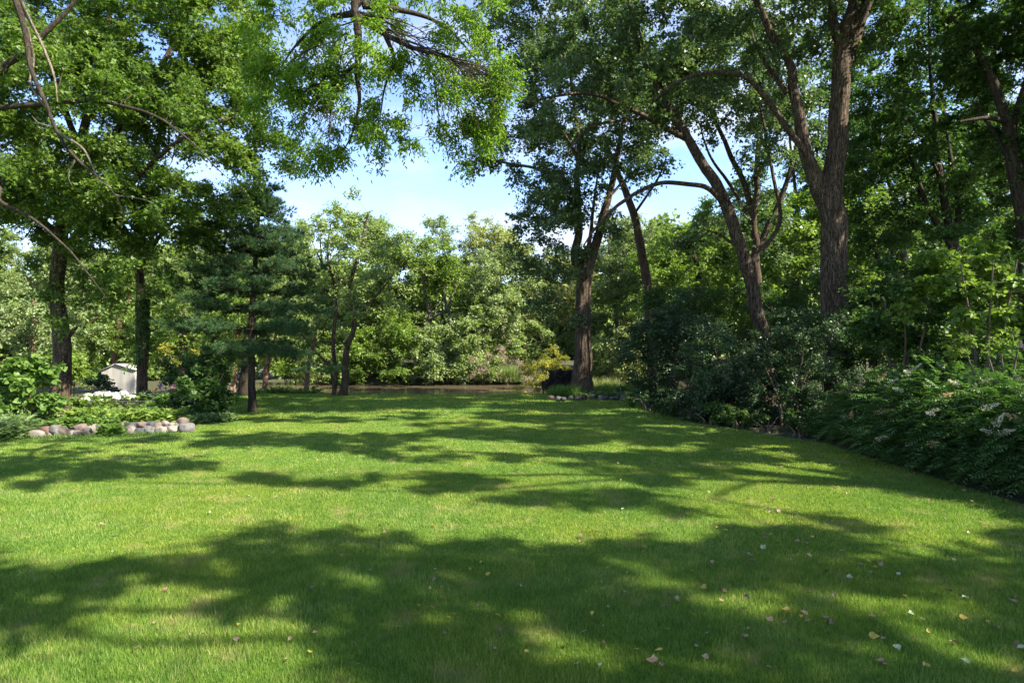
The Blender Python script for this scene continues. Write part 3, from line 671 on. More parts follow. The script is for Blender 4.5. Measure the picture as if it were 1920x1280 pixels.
# ================================================================== CENTRE / RIGHT
Dc = 18.4
make_tree('cottonwood_tree', 'tall cottonwood with a thick furrowed trunk in the stone ringed bed', 'tree', gbase(1092, Dc),
    [from_ground(1092, Dc, (1092, 725, .63), (1092, 690, .56), (1092, 640, .52), (1092, 580, .48), (1094, 530, .47), (1098, 505, .44), (1112, 470, .3), (1130, 410, .24), (1150, 330, .19), (1170, 230, .14), (1185, 130, .1), (1195, 0, .06)),
     PL(Dc, (1090, 520, .34), (1078, 480, 0, .27), (1085, 420, 0, .22), (1082, 350, 0, .19), (1085, 270, 0, .14), (1075, 180, 0, .1), (1060, 60, 0, .06)),
     PL(Dc, (1092, 500, .16), (1104, 450, -.2, .13), (1112, 400, -.3, .10), (1118, 340, -.4, .06), (1130, 270, -.4, .03)),
     PL(Dc, (1083, 400, .14), (1050, 340, -.5, .11), (1000, 315, -.8, .09), (930, 300, -1, .06), (880, 270, -1, .03)),
     PL(Dc, (1085, 300, .12), (1040, 220, .5, .09), (1000, 150, .5, .06), (960, 80, .5, .03)),
     PL(Dc, (1140, 370, .12), (1180, 330, .3, .06), (1220, 300, .4, .015)),
     PL(Dc, (1070, 560, .05), (1020, 570, -.5, .035), (985, 560, -.6, .015)),
     PL(Dc, (1075, 330, .08), (1130, 300, -.5, .06), (1190, 270, -.6, .03))],
    [(*Eb(1040, 300, Dc, 120, 90, 2.2),), (*Eb(960, 240, Dc, 100, 70, 1.8),), (*Eb(1040, 430, Dc-.8, 75, 65, 1.6), 1.1), (*Eb(1010, 370, Dc, 80, 60, 1.4),), (*Eb(1080, 160, Dc, 150, 110, 2.4),), (*Eb(960, 100, Dc, 90, 80, 1.8),), (*Eb(890, 280, Dc-1, 50, 50, 1), .8),
     (*Eb(1150, 250, Dc, 100, 90, 2),.7), (*Eb(1060, 20, Dc, 160, 90, 2.2),), (*Eb(1015, 520, Dc-.8, 60, 65, 1.0), 1.1), (*Eb(1100, 420, Dc-.6, 60, 55, 1.0), .8), (*Eb(1140, 330, Dc-.5, 60, 50, 1.0), .8), (*Eb(1060, 490, Dc-.8, 35, 40, .6), .9), (*Eb(1000, 450, Dc-.6, 50, 50, .9), .9), (*Eb(1160, 390, Dc+.5, 60, 50, 1.0), .6), (*Eb(1030, 590, Dc-.5, 40, 28, .7), .6), (*Eb(1000, -120, Dc, 240, 120, 2.5), .5), (*Eb(1230, 100, Dc, 100, 100, 2), .6)],
    leaf='cotton', bark='bark', size=.10, asp=.85, rc=.5, layers=3.2, nspray=9, nleaf=12, seg=64, ridge=.16, flare=.42, seed=201, gap=.30, gapsc=.8, carve=.45, steps=10, trs=.46)

# thin leaning tree
make_tree('poplar_tree', 'slim bare trunk leaning left behind the dark shrubs right of the cottonwood', 'tree', gbase(1225, 22),
    [from_ground(1230, 22, (1222, 620, .2), (1216, 560, .18), (1205, 480, .15), (1185, 390, .13), (1165, 340, .11), (1130, 250, .06)),
     PL(22, (1190, 400, .05), (1230, 340, 0, .04), (1255, 280, 0, .02))],
    [(*Eb(1140, 270, 22, 80, 70, 2), .8), (*Eb(1240, 280, 22, 50, 60, 1.4), .5), (*Eb(1180, 180, 22, 100, 80, 2), .8)], leaf='cotton', bark='bark2', size=.12, asp=.8, rc=.55, layers=2, nspray=8, nleaf=10, seg=14, seed=210, carve=.5)

# leaning willow-like tree with arching limbs
Dl = 15.5
make_tree('poplar_tree', 'big tree leaning left with long limbs arching toward the cottonwood', 'tree', gbase(1440, Dl),
    [from_ground(1440, Dl, (1432, 640, .33), (1420, 580, .3), (1400, 500, .28), (1375, 420, .26), (1345, 350, .24), (1300, 280, .21), (1260, 215, .18), (1225, 150, .14), (1195, 85, .1), (1180, 0, .06)),
     PL(Dl, (1290, 262, .15), (1235, 230, -.3, .12), (1180, 205, -.6, .10), (1110, 175, -.9, .075), (1050, 180, -1.1, .055), (1000, 190, -1.2, .04), (968, 212, -1.3, .015)),
     PL(Dl, (1362, 385, .15), (1320, 352, -.2, .115), (1260, 343, -.5, .10), (1210, 355, -.7, .09), (1160, 385, -.8, .08), (1120, 425, -.8, .06), (1095, 460, -.8, .03)),
     PL(Dl, (1265, 225, .12), (1228, 140, .3, .09), (1205, 85, .4, .06), (1190, 20, .5, .03)),
     PL(Dl, (1205, 222, .06), (1120, 235, -.8, .05), (1070, 280, -1, .04), (1050, 340, -1.1, .02)),
     PL(Dl, (1400, 500, .12), (1460, 420, .5, .1), (1450, 330, .6, .08), (1425, 200, .8, .05)),
     PL(Dl, (1390, 470, .08), (1350, 440, .2, .06), (1320, 430, .3, .03))],
    [(*Eb(1130, 130, Dl-.6, 120, 90, 1.6), 1.1), (*Eb(1260, 80, Dl, 120, 90, 2), 1.2), (*Eb(1210, 0, Dl, 140, 80, 2), 1.1), (*Eb(1040, 220, Dl-1, 70, 60, 1), 1), (*Eb(1310, 180, Dl+.5, 90, 70, 1.2), 1.0), (*Eb(1380, 60, Dl, 100, 80, 1.6), .6), (*Eb(1180, 300, Dl-.6, 60, 45, .8), .6), (*Eb(1150, 220, Dl-.6, 90, 60, .8), .8), (*Eb(1420, 280, Dl+.6, 50, 60, 1), .5)],
    leaf='cotton', bark='bark', size=.095, asp=.85, rc=.42, layers=3.2, nspray=9, nleaf=11, seg=32, ridge=.16, seed=220, gap=.34, carve=.5, steps=8, trs=.52)

# cluster of upright stems behind
make_tree('poplar_tree', 'cluster of upright grey stems behind the leaning tree', 'tree', gbase(1430, 20),
    [from_ground(1425, 20, (1425, 600, .3), (1418, 480, .26), (1415, 400, .2), (1420, 300, .17), (1425, 200, .12), (1415, 80, .07)),
     PL(20, (1418, 460, .22), (1400, 360, .2, .18), (1365, 280, .4, .15), (1320, 180, .5, .1), (1290, 90, .5, .05)),
     PL(20, (1420, 470, .2), (1465, 370, -.2, .16), (1490, 290, -.3, .12), (1500, 200, -.3, .06)),
     PL(20, (1415, 430, .15), (1370, 350, 1, .12), (1330, 290, 1, .08), (1310, 230, 1, .04))],
    [(*Eb(1330, 130, 20, 110, 90, 2), 1.2), (*Eb(1430, 120, 20, 110, 110, 2), 1.2), (*Eb(1490, 220, 20, 70, 70, 1.4), 1), (*Eb(1370, 240, 20, 70, 60, 1.4), .8), (*Eb(1460, 320, 20, 50, 60, 1.4), .8), (*Eb(1430, 440, 20.5, 80, 60, 1.4), .9), (*Eb(1340, 430, 21, 80, 50, 1.4), .8)],
    leaf='cotton', bark='bark2', size=.12, asp=.8, rc=.55, layers=3.2, nspray=9, nleaf=10, seg=18, ridge=.14, seed=230, gap=.36, carve=.5, trs=.48)

# the big forked tree on the right
Dr = 13.5
make_tree('cottonwood_tree', 'massive forked grey trunk dominating the right of the lawn', 'tree', gbase(1570, Dr),
    [from_ground(1572, Dr, (1570, 640, .36), (1566, 560, .34), (1562, 470, .33), (1560, 400, .32), (1563, 330, .27), (1572, 250, .25), (1576, 170, .24), (1582, 100, .22), (1590, 40, .16), (1605, -40, .1), (1620, -160, .05)),
     PL(Dr, (1556, 400, .24), (1535, 350, 0, .22), (1512, 290, 0, .18), (1498, 220, 0, .15), (1488, 150, 0, .13), (1475, 110, 0, .1), (1440, 50, 0, .09), (1415, 0, 0, .08), (1380, -80, 0, .05)),
     PL(Dr, (1548, 350, .12), (1505, 278, -.2, .09), (1450, 205, -.4, .075), (1400, 150, -.6, .065), (1330, 138, -.8, .05), (1270, 155, -1, .04), (1225, 190, -1.1, .02)),
     PL(Dr, (1580, 90, .16), (1562, 40, .1, .12), (1555, -40, .2, .08)),
     PL(Dr, (1584, 90, .17), (1612, 20, 0, .12), (1640, -60, 0, .07)),
     PL(Dr, (1586, 130, .12), (1612, 60, .3, .09), (1634, 0, .3, .07), (1650, -80, .3, .04)),
     PL(Dr, (1475, 175, .08), (1430, 110, .2, .06), (1410, 60, .3, .03))],
    [(*Eb(1450, 70, Dr, 110, 70, 1.4), .9), (*Eb(1540, 40, Dr+.8, 110, 80, 1.2), .7), (*Eb(1330, 90, Dr-.6, 90, 60, 1), .9), (np.array([5., 11, 10.2]), np.array([3, 2, 1.6]), .9), (np.array([8.5, 11.2, 9.8]), np.array([2.4, 1.8, 1.6]), .8), (*Eb(1430, 200, Dr+.6, 70, 60, 1.0), .6), (*Eb(1500, -100, Dr, 260, 110, 2.5), .7), (*Eb(1650, 100, Dr+.5, 60, 70, 1.2), .4), (*Eb(1680, -40, Dr, 120, 80, 2), .6), (*Eb(1530, 290, Dr+.4, 30, 25, .5), .5)],
    leaf='cotton', bark='bark', size=.09, asp=.85, rc=.4, layers=3.2, nspray=9, nleaf=11, seg=56, ridge=.17, flare=.3, seed=240, gap=.34, trs=.74, carve=.75, steps=10)

# dark maples at right
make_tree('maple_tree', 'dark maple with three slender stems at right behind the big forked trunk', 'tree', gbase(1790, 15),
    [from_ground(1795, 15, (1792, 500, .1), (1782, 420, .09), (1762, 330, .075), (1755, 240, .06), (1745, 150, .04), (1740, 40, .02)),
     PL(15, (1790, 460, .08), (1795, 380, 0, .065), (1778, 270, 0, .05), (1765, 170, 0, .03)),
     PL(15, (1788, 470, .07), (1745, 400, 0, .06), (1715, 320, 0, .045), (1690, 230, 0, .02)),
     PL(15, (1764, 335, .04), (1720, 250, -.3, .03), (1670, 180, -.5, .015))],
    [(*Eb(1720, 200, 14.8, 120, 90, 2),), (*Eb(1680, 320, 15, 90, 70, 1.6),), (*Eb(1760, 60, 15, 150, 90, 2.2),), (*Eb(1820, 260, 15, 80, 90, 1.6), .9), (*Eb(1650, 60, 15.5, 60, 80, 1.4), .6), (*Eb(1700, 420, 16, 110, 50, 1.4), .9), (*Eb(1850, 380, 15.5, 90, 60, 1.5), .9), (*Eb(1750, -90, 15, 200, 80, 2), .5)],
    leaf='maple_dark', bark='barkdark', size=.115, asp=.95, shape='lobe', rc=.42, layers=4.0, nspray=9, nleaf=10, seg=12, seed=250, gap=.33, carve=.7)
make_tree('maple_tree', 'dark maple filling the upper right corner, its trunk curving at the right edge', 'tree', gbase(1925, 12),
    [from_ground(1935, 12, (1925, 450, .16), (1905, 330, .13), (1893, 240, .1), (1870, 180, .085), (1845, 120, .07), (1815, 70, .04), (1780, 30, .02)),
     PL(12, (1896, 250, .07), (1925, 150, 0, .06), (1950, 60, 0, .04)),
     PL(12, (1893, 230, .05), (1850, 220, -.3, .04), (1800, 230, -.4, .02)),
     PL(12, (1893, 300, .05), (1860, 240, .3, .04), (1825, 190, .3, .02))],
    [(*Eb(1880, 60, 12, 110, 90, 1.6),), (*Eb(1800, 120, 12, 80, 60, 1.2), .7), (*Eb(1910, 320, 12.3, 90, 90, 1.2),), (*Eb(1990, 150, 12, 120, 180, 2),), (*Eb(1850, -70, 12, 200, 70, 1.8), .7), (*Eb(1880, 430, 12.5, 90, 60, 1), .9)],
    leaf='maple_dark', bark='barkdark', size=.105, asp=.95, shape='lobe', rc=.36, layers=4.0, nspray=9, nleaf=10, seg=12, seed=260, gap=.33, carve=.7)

# woods behind the right side
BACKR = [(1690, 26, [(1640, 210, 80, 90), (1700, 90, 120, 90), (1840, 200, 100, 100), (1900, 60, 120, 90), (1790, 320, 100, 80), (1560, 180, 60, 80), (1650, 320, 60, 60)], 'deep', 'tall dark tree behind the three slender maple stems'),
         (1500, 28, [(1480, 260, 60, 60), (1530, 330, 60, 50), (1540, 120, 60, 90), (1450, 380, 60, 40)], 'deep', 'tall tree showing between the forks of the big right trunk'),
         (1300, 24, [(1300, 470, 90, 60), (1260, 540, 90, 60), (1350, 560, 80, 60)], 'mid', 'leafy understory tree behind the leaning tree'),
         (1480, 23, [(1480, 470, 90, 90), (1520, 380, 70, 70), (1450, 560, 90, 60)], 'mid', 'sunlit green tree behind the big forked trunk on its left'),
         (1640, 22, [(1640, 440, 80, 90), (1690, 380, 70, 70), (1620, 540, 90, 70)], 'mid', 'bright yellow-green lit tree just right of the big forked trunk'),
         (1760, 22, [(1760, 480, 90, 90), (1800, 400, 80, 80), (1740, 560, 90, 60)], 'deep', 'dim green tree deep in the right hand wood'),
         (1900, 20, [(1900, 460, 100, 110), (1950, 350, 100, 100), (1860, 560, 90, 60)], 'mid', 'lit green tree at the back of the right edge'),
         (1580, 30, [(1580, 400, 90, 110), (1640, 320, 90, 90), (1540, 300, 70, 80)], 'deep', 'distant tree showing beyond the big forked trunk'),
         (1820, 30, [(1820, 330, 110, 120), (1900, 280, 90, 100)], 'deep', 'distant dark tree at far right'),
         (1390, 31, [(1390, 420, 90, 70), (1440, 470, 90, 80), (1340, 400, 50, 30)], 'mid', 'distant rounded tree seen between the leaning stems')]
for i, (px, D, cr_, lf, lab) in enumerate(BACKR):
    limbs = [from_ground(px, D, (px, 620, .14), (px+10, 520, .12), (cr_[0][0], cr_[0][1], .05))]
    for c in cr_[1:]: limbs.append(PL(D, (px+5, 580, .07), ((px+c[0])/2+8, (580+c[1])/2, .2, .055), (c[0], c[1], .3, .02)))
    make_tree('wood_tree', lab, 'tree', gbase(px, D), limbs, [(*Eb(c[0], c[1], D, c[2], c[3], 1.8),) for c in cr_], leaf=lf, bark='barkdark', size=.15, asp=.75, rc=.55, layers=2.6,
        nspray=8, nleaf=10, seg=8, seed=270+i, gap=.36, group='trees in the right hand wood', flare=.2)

# left background trees
BACKL = [(60, 24, [(60, 560, 110, 60), (20, 620, 80, 40), (120, 610, 80, 50)], 'farblue', 'grey-green tree behind the left garden'),
         (215, 30, [(210, 590, 90, 60), (190, 650, 80, 35), (250, 520, 70, 50)], 'mid', 'bright green small tree behind the shed'),
         (345, 23, [(340, 600, 80, 70), (310, 660, 60, 35), (390, 540, 80, 60), (420, 620, 60, 50)], 'mid', 'yellow-green tree between the ivy trunk and the pine'),
         (440, 29, [(440, 560, 90, 90), (520, 600, 80, 80), (400, 480, 80, 60), (500, 500, 60, 60)], 'far', 'pale tree far behind the pine'),
         (120, 34, [(10, 480, 120, 60), (60, 500, 150, 60), (180, 480, 120, 60), (300, 500, 110, 70)], 'far', 'distant tree line behind the left maple')]
for i, (px, D, cr_, lf, lab) in enumerate(BACKL):
    limbs = [from_ground(px, D, (px, 660, .12), (px+6, 600, .1), (cr_[0][0], cr_[0][1], .04))]
    for c in cr_[1:]: limbs.append(PL(D, (px+3, 640, .06), ((px+c[0])/2+4, (640+c[1])/2, .2, .045), (c[0], c[1], .3, .02)))
    make_tree('garden_tree', lab, 'tree', gbase(px, D), limbs, [(*Eb(c[0], c[1], D, c[2], c[3], 1.6),) for c in cr_], leaf=lf, bark='barkred', size=.14, asp=.5, rc=.5, layers=2.8,
        nspray=8, nleaf=11, seg=8, seed=300+i, gap=.34, group='trees behind the left garden', flare=.2)

# off-frame trees whose shade crosses the foreground lawn
OFF = [((9.5, -1.5), [((4.6, .3, 7.4), (1.7, 1.6, 1.4)), ((3.0, 1.0, 7.3), (1.4, 1.4, 1.2)), ((7.5, -.5, 7.6), (3.3, 3.0, 2.2)), ((10.5, -1.5, 8.5), (3, 3, 2.5))], 'tree behind the camera to the right shading the near lawn'),
       ((11.8, 3.4), [((9.7, 2.6, 7.2), (2.6, 2.6, 2.0)), ((12, 4.5, 8), (2.6, 2.6, 2.2)), ((6.0, 2.9, 8.1), (2.2, 1.2, 1.0)), ((3.2, 3.3, 8.4), (2.4, .9, .9)), ((6.6, 5.9, 8.4), (3.4, 1.4, 1.1)), ((3.6, 6.4, 8.8), (2.4, 1.0, .9)), ((10, 6.2, 8.0), (2, 1.6, 1.4))], 'wide spreading tree beyond the right edge of the frame'),
       ((13.5, 9), [((9.8, 7.2, 8.9), (2.0, 2.2, 1.8)), ((11.5, 9.8, 9.2), (2.2, 2.0, 1.8)), ((5.6, 8.6, 9.8), (3.2, 1.6, 1.2)), ((2.0, 9.2, 10.4), (2.8, 1.5, 1.1)), ((6.5, 11, 11.2), (2.8, 1.8, 1.1)), ((2, 11.8, 11.8), (2.8, 1.5, 1))], 'tall tree beyond the right edge behind the broad-leaved shrub'),
       ((4.5, -4.5), [((5.0, -2.6, 8.6), (3.0, 2.2, 2.0)), ((2.0, -2.2, 7.6), (2.4, 2.0, 1.6))], 'tree standing behind the camera')]
for i, ((x, y), cs, lab) in enumerate(OFF):
    l = [(np.array([(x, y, -.05), (x+.1, y, 3.5), (x, y+.1, 7), (x-.1, y, 10)]), [.32, .28, .22, .1])]
    for c, r in cs: l.append((np.array([(x, y, 7.2), (x*.65+c[0]*.35, y*.65+c[1]*.35+.3, max(8.0, c[2]-.3)), (x*.3+c[0]*.7, y*.3+c[1]*.7-.3, max(8.2, c[2])), c]), [.09, .05, .03, .012]))
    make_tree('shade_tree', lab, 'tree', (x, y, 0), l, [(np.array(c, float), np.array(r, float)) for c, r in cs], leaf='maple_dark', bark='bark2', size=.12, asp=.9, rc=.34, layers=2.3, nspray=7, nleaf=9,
              seg=10, seed=330+i, gap=.37, gapsc=1.3, carve=1.0, group='shade trees outside the frame', flare=.3)

# ------- shrubs on the right
def sh(px, D, cr_, leaf, size, rc, lab, lay=3.2, rd=1.0, **kw):
    return shrub('shrub', lab, 'shrub', px, D, [(*Eb(c[0], c[1], D, c[2], c[3], rd),) for c in cr_], leaf, size, rc, lay, **kw)
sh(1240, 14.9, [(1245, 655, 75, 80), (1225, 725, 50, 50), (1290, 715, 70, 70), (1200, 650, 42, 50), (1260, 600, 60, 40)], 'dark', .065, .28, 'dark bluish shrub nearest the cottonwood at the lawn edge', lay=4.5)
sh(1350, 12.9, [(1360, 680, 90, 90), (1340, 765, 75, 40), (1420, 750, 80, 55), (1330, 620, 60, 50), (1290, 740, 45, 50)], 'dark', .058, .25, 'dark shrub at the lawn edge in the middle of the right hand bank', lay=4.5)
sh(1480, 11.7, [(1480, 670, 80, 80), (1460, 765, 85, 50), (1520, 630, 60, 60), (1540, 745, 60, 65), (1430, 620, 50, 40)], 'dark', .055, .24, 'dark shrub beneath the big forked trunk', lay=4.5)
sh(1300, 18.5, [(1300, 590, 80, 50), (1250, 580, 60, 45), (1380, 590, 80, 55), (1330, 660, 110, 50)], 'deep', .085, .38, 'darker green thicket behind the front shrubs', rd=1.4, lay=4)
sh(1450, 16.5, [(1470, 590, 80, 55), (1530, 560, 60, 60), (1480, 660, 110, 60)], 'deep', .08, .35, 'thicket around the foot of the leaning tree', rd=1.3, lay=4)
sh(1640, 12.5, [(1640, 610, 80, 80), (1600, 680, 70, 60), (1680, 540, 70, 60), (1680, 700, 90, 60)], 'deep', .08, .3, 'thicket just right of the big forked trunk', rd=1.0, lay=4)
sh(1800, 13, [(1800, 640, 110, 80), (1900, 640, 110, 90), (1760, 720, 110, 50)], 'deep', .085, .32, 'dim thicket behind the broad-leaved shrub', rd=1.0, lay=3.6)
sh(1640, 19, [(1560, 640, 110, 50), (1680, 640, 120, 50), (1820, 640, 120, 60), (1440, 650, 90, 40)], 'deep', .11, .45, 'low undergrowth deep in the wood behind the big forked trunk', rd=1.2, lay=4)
sh(1700, 9.6, [(1690, 560, 70, 60), (1740, 640, 80, 60), (1770, 510, 70, 50), (1680, 640, 60, 60)], 'deep', .085, .24, 'dark leafy shrub behind the flowering hedge', rd=.9)
sh(1850, 8.6, [(1840, 500, 90, 50), (1880, 570, 90, 70), (1790, 560, 70, 45), (1930, 500, 80, 70), (1730, 540, 50, 40)], 'mid', .10, .22, 'broad-leaved shrub catching light at the right edge', lay=2.8, rd=.8, asp=.75, shape='hex', gap=.34)
sh(1890, 7.6, [(1880, 660, 90, 50), (1830, 640, 60, 40), (1940, 620, 60, 70)], 'mid', .06, .2, 'fine-leaved shrub between the broad-leaved shrub and the hedge', rd=.6)
# low edging plants under the shrubs
for (px, D, lab) in [(1250, 13.4, 'low weeds at the foot of the bluish shrub'), (1330, 12.0, 'low weeds below the middle dark shrub'), (1440, 11.0, 'low weeds where the lawn meets the shade'), (1290, 12.7, 'low leafy fringe left of the middle dark shrub'), (1385, 11.5, 'low leafy fringe right of the middle dark shrub'), (1500, 10.5, 'low leafy fringe just left of the flowering hedge'), (1215, 14.2, 'low leafy fringe near the last stones of the cottonwood ring')]:
    sh(px, D, [(px, 640+1.38*F/D, 50, 17), (px+45, 640+1.42*F/D, 42, 15)], 'deep', .06, .14, lab, lay=3.5, rd=.3, nstem=3)

# false spirea hedge of fronds with cream plumes
def fronds(mb, base, d, L, k=9, lw=.016, ll=.065, tone=.5):
    n = len(base)
    side = nrm(np.cross(d, np.array([0, 0, 1.])+R.normal(size=(n, 3))*.2)); up_ = np.cross(side, d)
    t = np.linspace(.15, 1, k)
    for s_ in (1, -1):
        p = base[:, None]+d[:, None]*(t[None]*L[:, None])[..., None]; p[..., 2] -= .35*(t**2)[None]*L[:, None]
        ld = nrm(side[:, None]*s_*.9+d[:, None]*.45+np.array([0, 0, -.25])+R.normal(size=(n, k, 3))*.1)
        sz = ll*np.sin(np.clip(t*.9+.25, 0, 1)*3.0)[None]*(.85+.3*R.random((n, k)))+.012
        nn = nrm(up_[:, None]+R.normal(size=(n, k, 3))*.25)
        leaf_faces(mb, p.reshape(-1, 3), ld.reshape(-1, 3), nn.reshape(-1, 3), sz.ravel(), (sz*.32).ravel(), np.clip(np.repeat(tone, k)*.6+R.random(n*k)*.4, 0, 1), 'quad', .06)
# hedge body: heaped mounds along the lawn edge
HED = [(5.95, 10.0, .85, .8), (6.0, 9.2, 1.0, 1.0), (5.75, 8.3, .95, 1.08), (5.8, 7.3, .95, 1.0), (6.0, 6.4, .9, .95), (6.1, 5.4, .9, .9), (6.9, 8.6, 1.1, 1.3), (7.0, 7.4, 1.0, 1.25)]
hr = empty('flowering_hedge', (5.9, 7.6, 0), 'fern-leaved flowering hedge with cream plumes along the right lawn edge', 'hedge')
hb = MB(); hs = MB(); plumes = []
for i, (x, y, rad, hh) in enumerate(HED):
    n = 1900
    d = nrm(R.normal(size=(n, 3))); d[:, 2] = np.abs(d[:, 2])
    u = .55+.5*R.random((n, 1))
    p = np.array([x, y, .12])+d*u*np.array([rad, rad, hh]); p[:, 2] = np.maximum(p[:, 2], .06+.1*R.random(n))
    p += R.normal(size=p.shape)*.05
    dd = nrm(d*np.array([1, 1, .3])+np.array([-.35, -.2, .1])+R.normal(size=(n, 3))*.35)
    fronds(hb, p, dd, .24+.12*R.random(n), tone=np.clip(vnoise(p, 1.6, 8)+R.random(n)*.3-.15, 0, 1))
    st = 40; ii = R.integers(0, n, st)
    edges_tubes(hs, np.array([x, y, 0])+R.normal(size=(st, 3))*np.array([.2, .2, 0]), p[ii], np.full(st, .007), np.full(st, .003))
    for j in range(15):
        a = R.random()*6.28; e = R.random()*1.1+.15
        dv = np.array([math.cos(a)*math.cos(e)-.3, math.sin(a)*math.cos(e)-.3, math.sin(e)]); dv /= np.linalg.norm(dv)
        plumes.append(np.array([x, y, .12])+dv*np.array([rad, rad, hh])*1.08)
hb.build('foliage', M['frond'], hr); hs.build('branches', M['twig'], hr)
for i, c in enumerate(plumes):
    pb = MB(); k = 170; t = R.random(k); L = .11+.09*R.random()
    ax = nrm(np.array([R.normal()*.8-.2, R.normal()*.5-.3, .35]))
    rr = (1-t)[:, None]*.045+.006
    q = c+ax*(t*L)[:, None]+nrm(R.normal(size=(k, 3)))*rr*R.random((k, 1))**.4
    leaf_faces(pb, q, nrm(R.normal(size=(k, 3))), nrm(R.normal(size=(k, 3))), .013, .011, R.random(k), 'quad')
    brown = R.random() < .38
    o = pb.build('flower_plume', M['tanflower' if brown else 'cream'], hr)
    o['label'] = 'faded tan flower plume' if brown else 'cream flower plume'

# ------- cottonwood bed: stones, ferny greens, root ball
def stone_mesh(rx, ry, rz, seed, sub=3):
    import bmesh
    bm = bmesh.new(); bmesh.ops.create_icosphere(bm, subdivisions=sub, radius=1)
    V = np.array([v.co[:] for v in bm.verts]); Fc = np.array([[v.index for v in f.verts] for f in bm.faces]); bm.free()
    n = vnoise(V*1.1+seed*7.3, 1, seed)-.5; n2 = vnoise(V*2.6+seed*3.1, 1, seed+1)-.5
    V = V*(1+.7*n+.3*n2)[:, None]
    V = np.clip(V, -.88, .86)
    return V*np.array([rx, ry, rz]), Fc
STC = {'pale pink': ((.34, .26, .22), (.50, .41, .36)), 'pinkish brown': ((.22, .14, .11), (.36, .25, .20)), 'grey': ((.17, .16, .15), (.30, .29, .27)), 'dark blue-grey': ((.06, .065, .075), (.13, .135, .15)),
       'pale tan': ((.36, .31, .24), (.52, .46, .38)), 'dark brown': ((.07, .05, .045), (.16, .12, .10)), 'reddish': ((.30, .13, .09), (.42, .22, .16))}
for k, (a, b_) in STC.items():
    g0 = sum(a)/3; a = tuple(.34*x+.12*g0 for x in a); g1 = sum(b_)/3; b_ = tuple(.38*x+.13*g1 for x in b_)
    m, nt, out = mat_new('stone_'+k.replace(' ', '_').replace('-', '_'))
    v = objco(nt); c = mixc(nt, ramp(nt, noise(nt, 14, 6, v, .7), [(.35, (0, 0, 0)), (.65, (1, 1, 1))]), a, b_)
    c = mixc(nt, ramp(nt, noise(nt, 90, 3, v), [(.55, (0, 0, 0)), (.7, (.5, .5, .5))]), c, tuple(x*.5 for x in a))
    p = nt.nodes.new('ShaderNodeBsdfPrincipled'); nt.links.new(c, p.inputs['Base Color']); p.inputs['Roughness'].default_value = .85
    b = nt.nodes.new('ShaderNodeBump'); b.inputs['Distance'].default_value = .01; b.inputs['Strength'].default_value = .6; nt.links.new(noise(nt, 40, 6, v), b.inputs['Height'])
    nt.links.new(b.outputs[0], p.inputs['Normal']); nt.links.new(p.outputs[0], out.inputs[0]); STC[k] = m
# px, py(centre), half width px, half height px, colour, row
ST = [(53, 817, 13, 8, 'grey'), (72, 818, 17, 11, 'pale tan'), (84, 806, 12, 8, 'reddish'), (93, 817, 9, 8, 'pale pink'), (103, 804, 13, 9, 'grey'), (112, 820, 14, 8, 'grey'),
      (118, 808, 15, 9, 'pinkish brown'), (133, 817, 10, 9, 'pale tan'), (150, 802, 13, 9, 'pinkish brown'), (144, 815, 13, 8, 'grey'), (162, 820, 18, 7, 'dark brown'), (168, 805, 11, 8, 'pale pink'), (186, 818, 11, 8, 'pale tan'),
      (180, 800, 9, 7, 'pale tan'), (194, 803, 16, 9, 'pinkish brown'), (203, 818, 13, 9, 'pale pink'), (217, 802, 8, 7, 'grey'), (227, 798, 11, 8, 'pinkish brown'), (227, 807, 10, 8, 'pale pink'), (245, 802, 14, 10, 'dark blue-grey'),
      (241, 814, 13, 11, 'pale pink'), (265, 797, 11, 8, 'pinkish brown'), (261, 813, 11, 7, 'dark blue-grey'), (283, 796, 10, 8, 'dark blue-grey'), (276, 804, 9, 7, 'grey'), (283, 814, 9, 8, 'grey'), (298, 799, 11, 9, 'pinkish brown'),
      (302, 812, 13, 8, 'pale tan'), (310, 793, 8, 6, 'pale pink'), (312, 800, 7, 8, 'pinkish brown'), (320, 798, 9, 7, 'pale pink'), (322, 808, 13, 8, 'pale tan'), (334, 799, 8, 8, 'pale tan'), (342, 790, 11, 9, 'pinkish brown'), (351, 804, 15, 11, 'grey')]
low = [s_ for s_ in ST if s_[1] >= 804]; ups = [s_ for s_ in ST if s_[1] < 804]
ORD = ['', 'second', 'third', 'fourth', 'fifth', 'sixth', 'seventh', 'eighth', 'ninth', 'tenth', 'eleventh', 'twelfth', 'thirteenth', 'fourteenth', 'fifteenth', 'sixteenth', 'seventeenth', 'eighteenth', 'nineteenth', 'twentieth']
def ordlab(i, n):
    if i == 0: return 'leftmost'
    if i == n-1: return 'rightmost'
    return (ORD[i]+' from the left') if i <= n-1-i else (ORD[n-1-i]+' from the right')
for row, rows in ((low, 'lower'), (ups, 'upper')):
    row.sort(key=lambda s_: s_[0])
    for i, (px, py, hw, hh, col) in enumerate(row):
        zc = .11 if rows == 'lower' else .19
        D = 10.35+.0045*(px-50)*.6 if rows == 'lower' else 10.75+.003*(px-50)
        c = P(px, py, D); rx = hw/F*D*.98; rz = hh/F*D*1.0
        g = MB(); V, Fc = stone_mesh(rx, rx*.85, rz, int(px)+rows.count('u')); g.add(V, Fc)
        c[2] = max(c[2], rz*.55)
        o = g.build('stone', STC[col], smooth=True); o.location = tuple(c); o.rotation_euler = (0, 0, R.random()*.6-.3)
        size = 'large ' if hw > 13 else ('small ' if hw < 10 else '')
        tag(o, f'{size}{col} stone, {ordlab(i, len(row))} in the {rows} row edging the left bed', 'stone', 'stones edging the left garden bed')
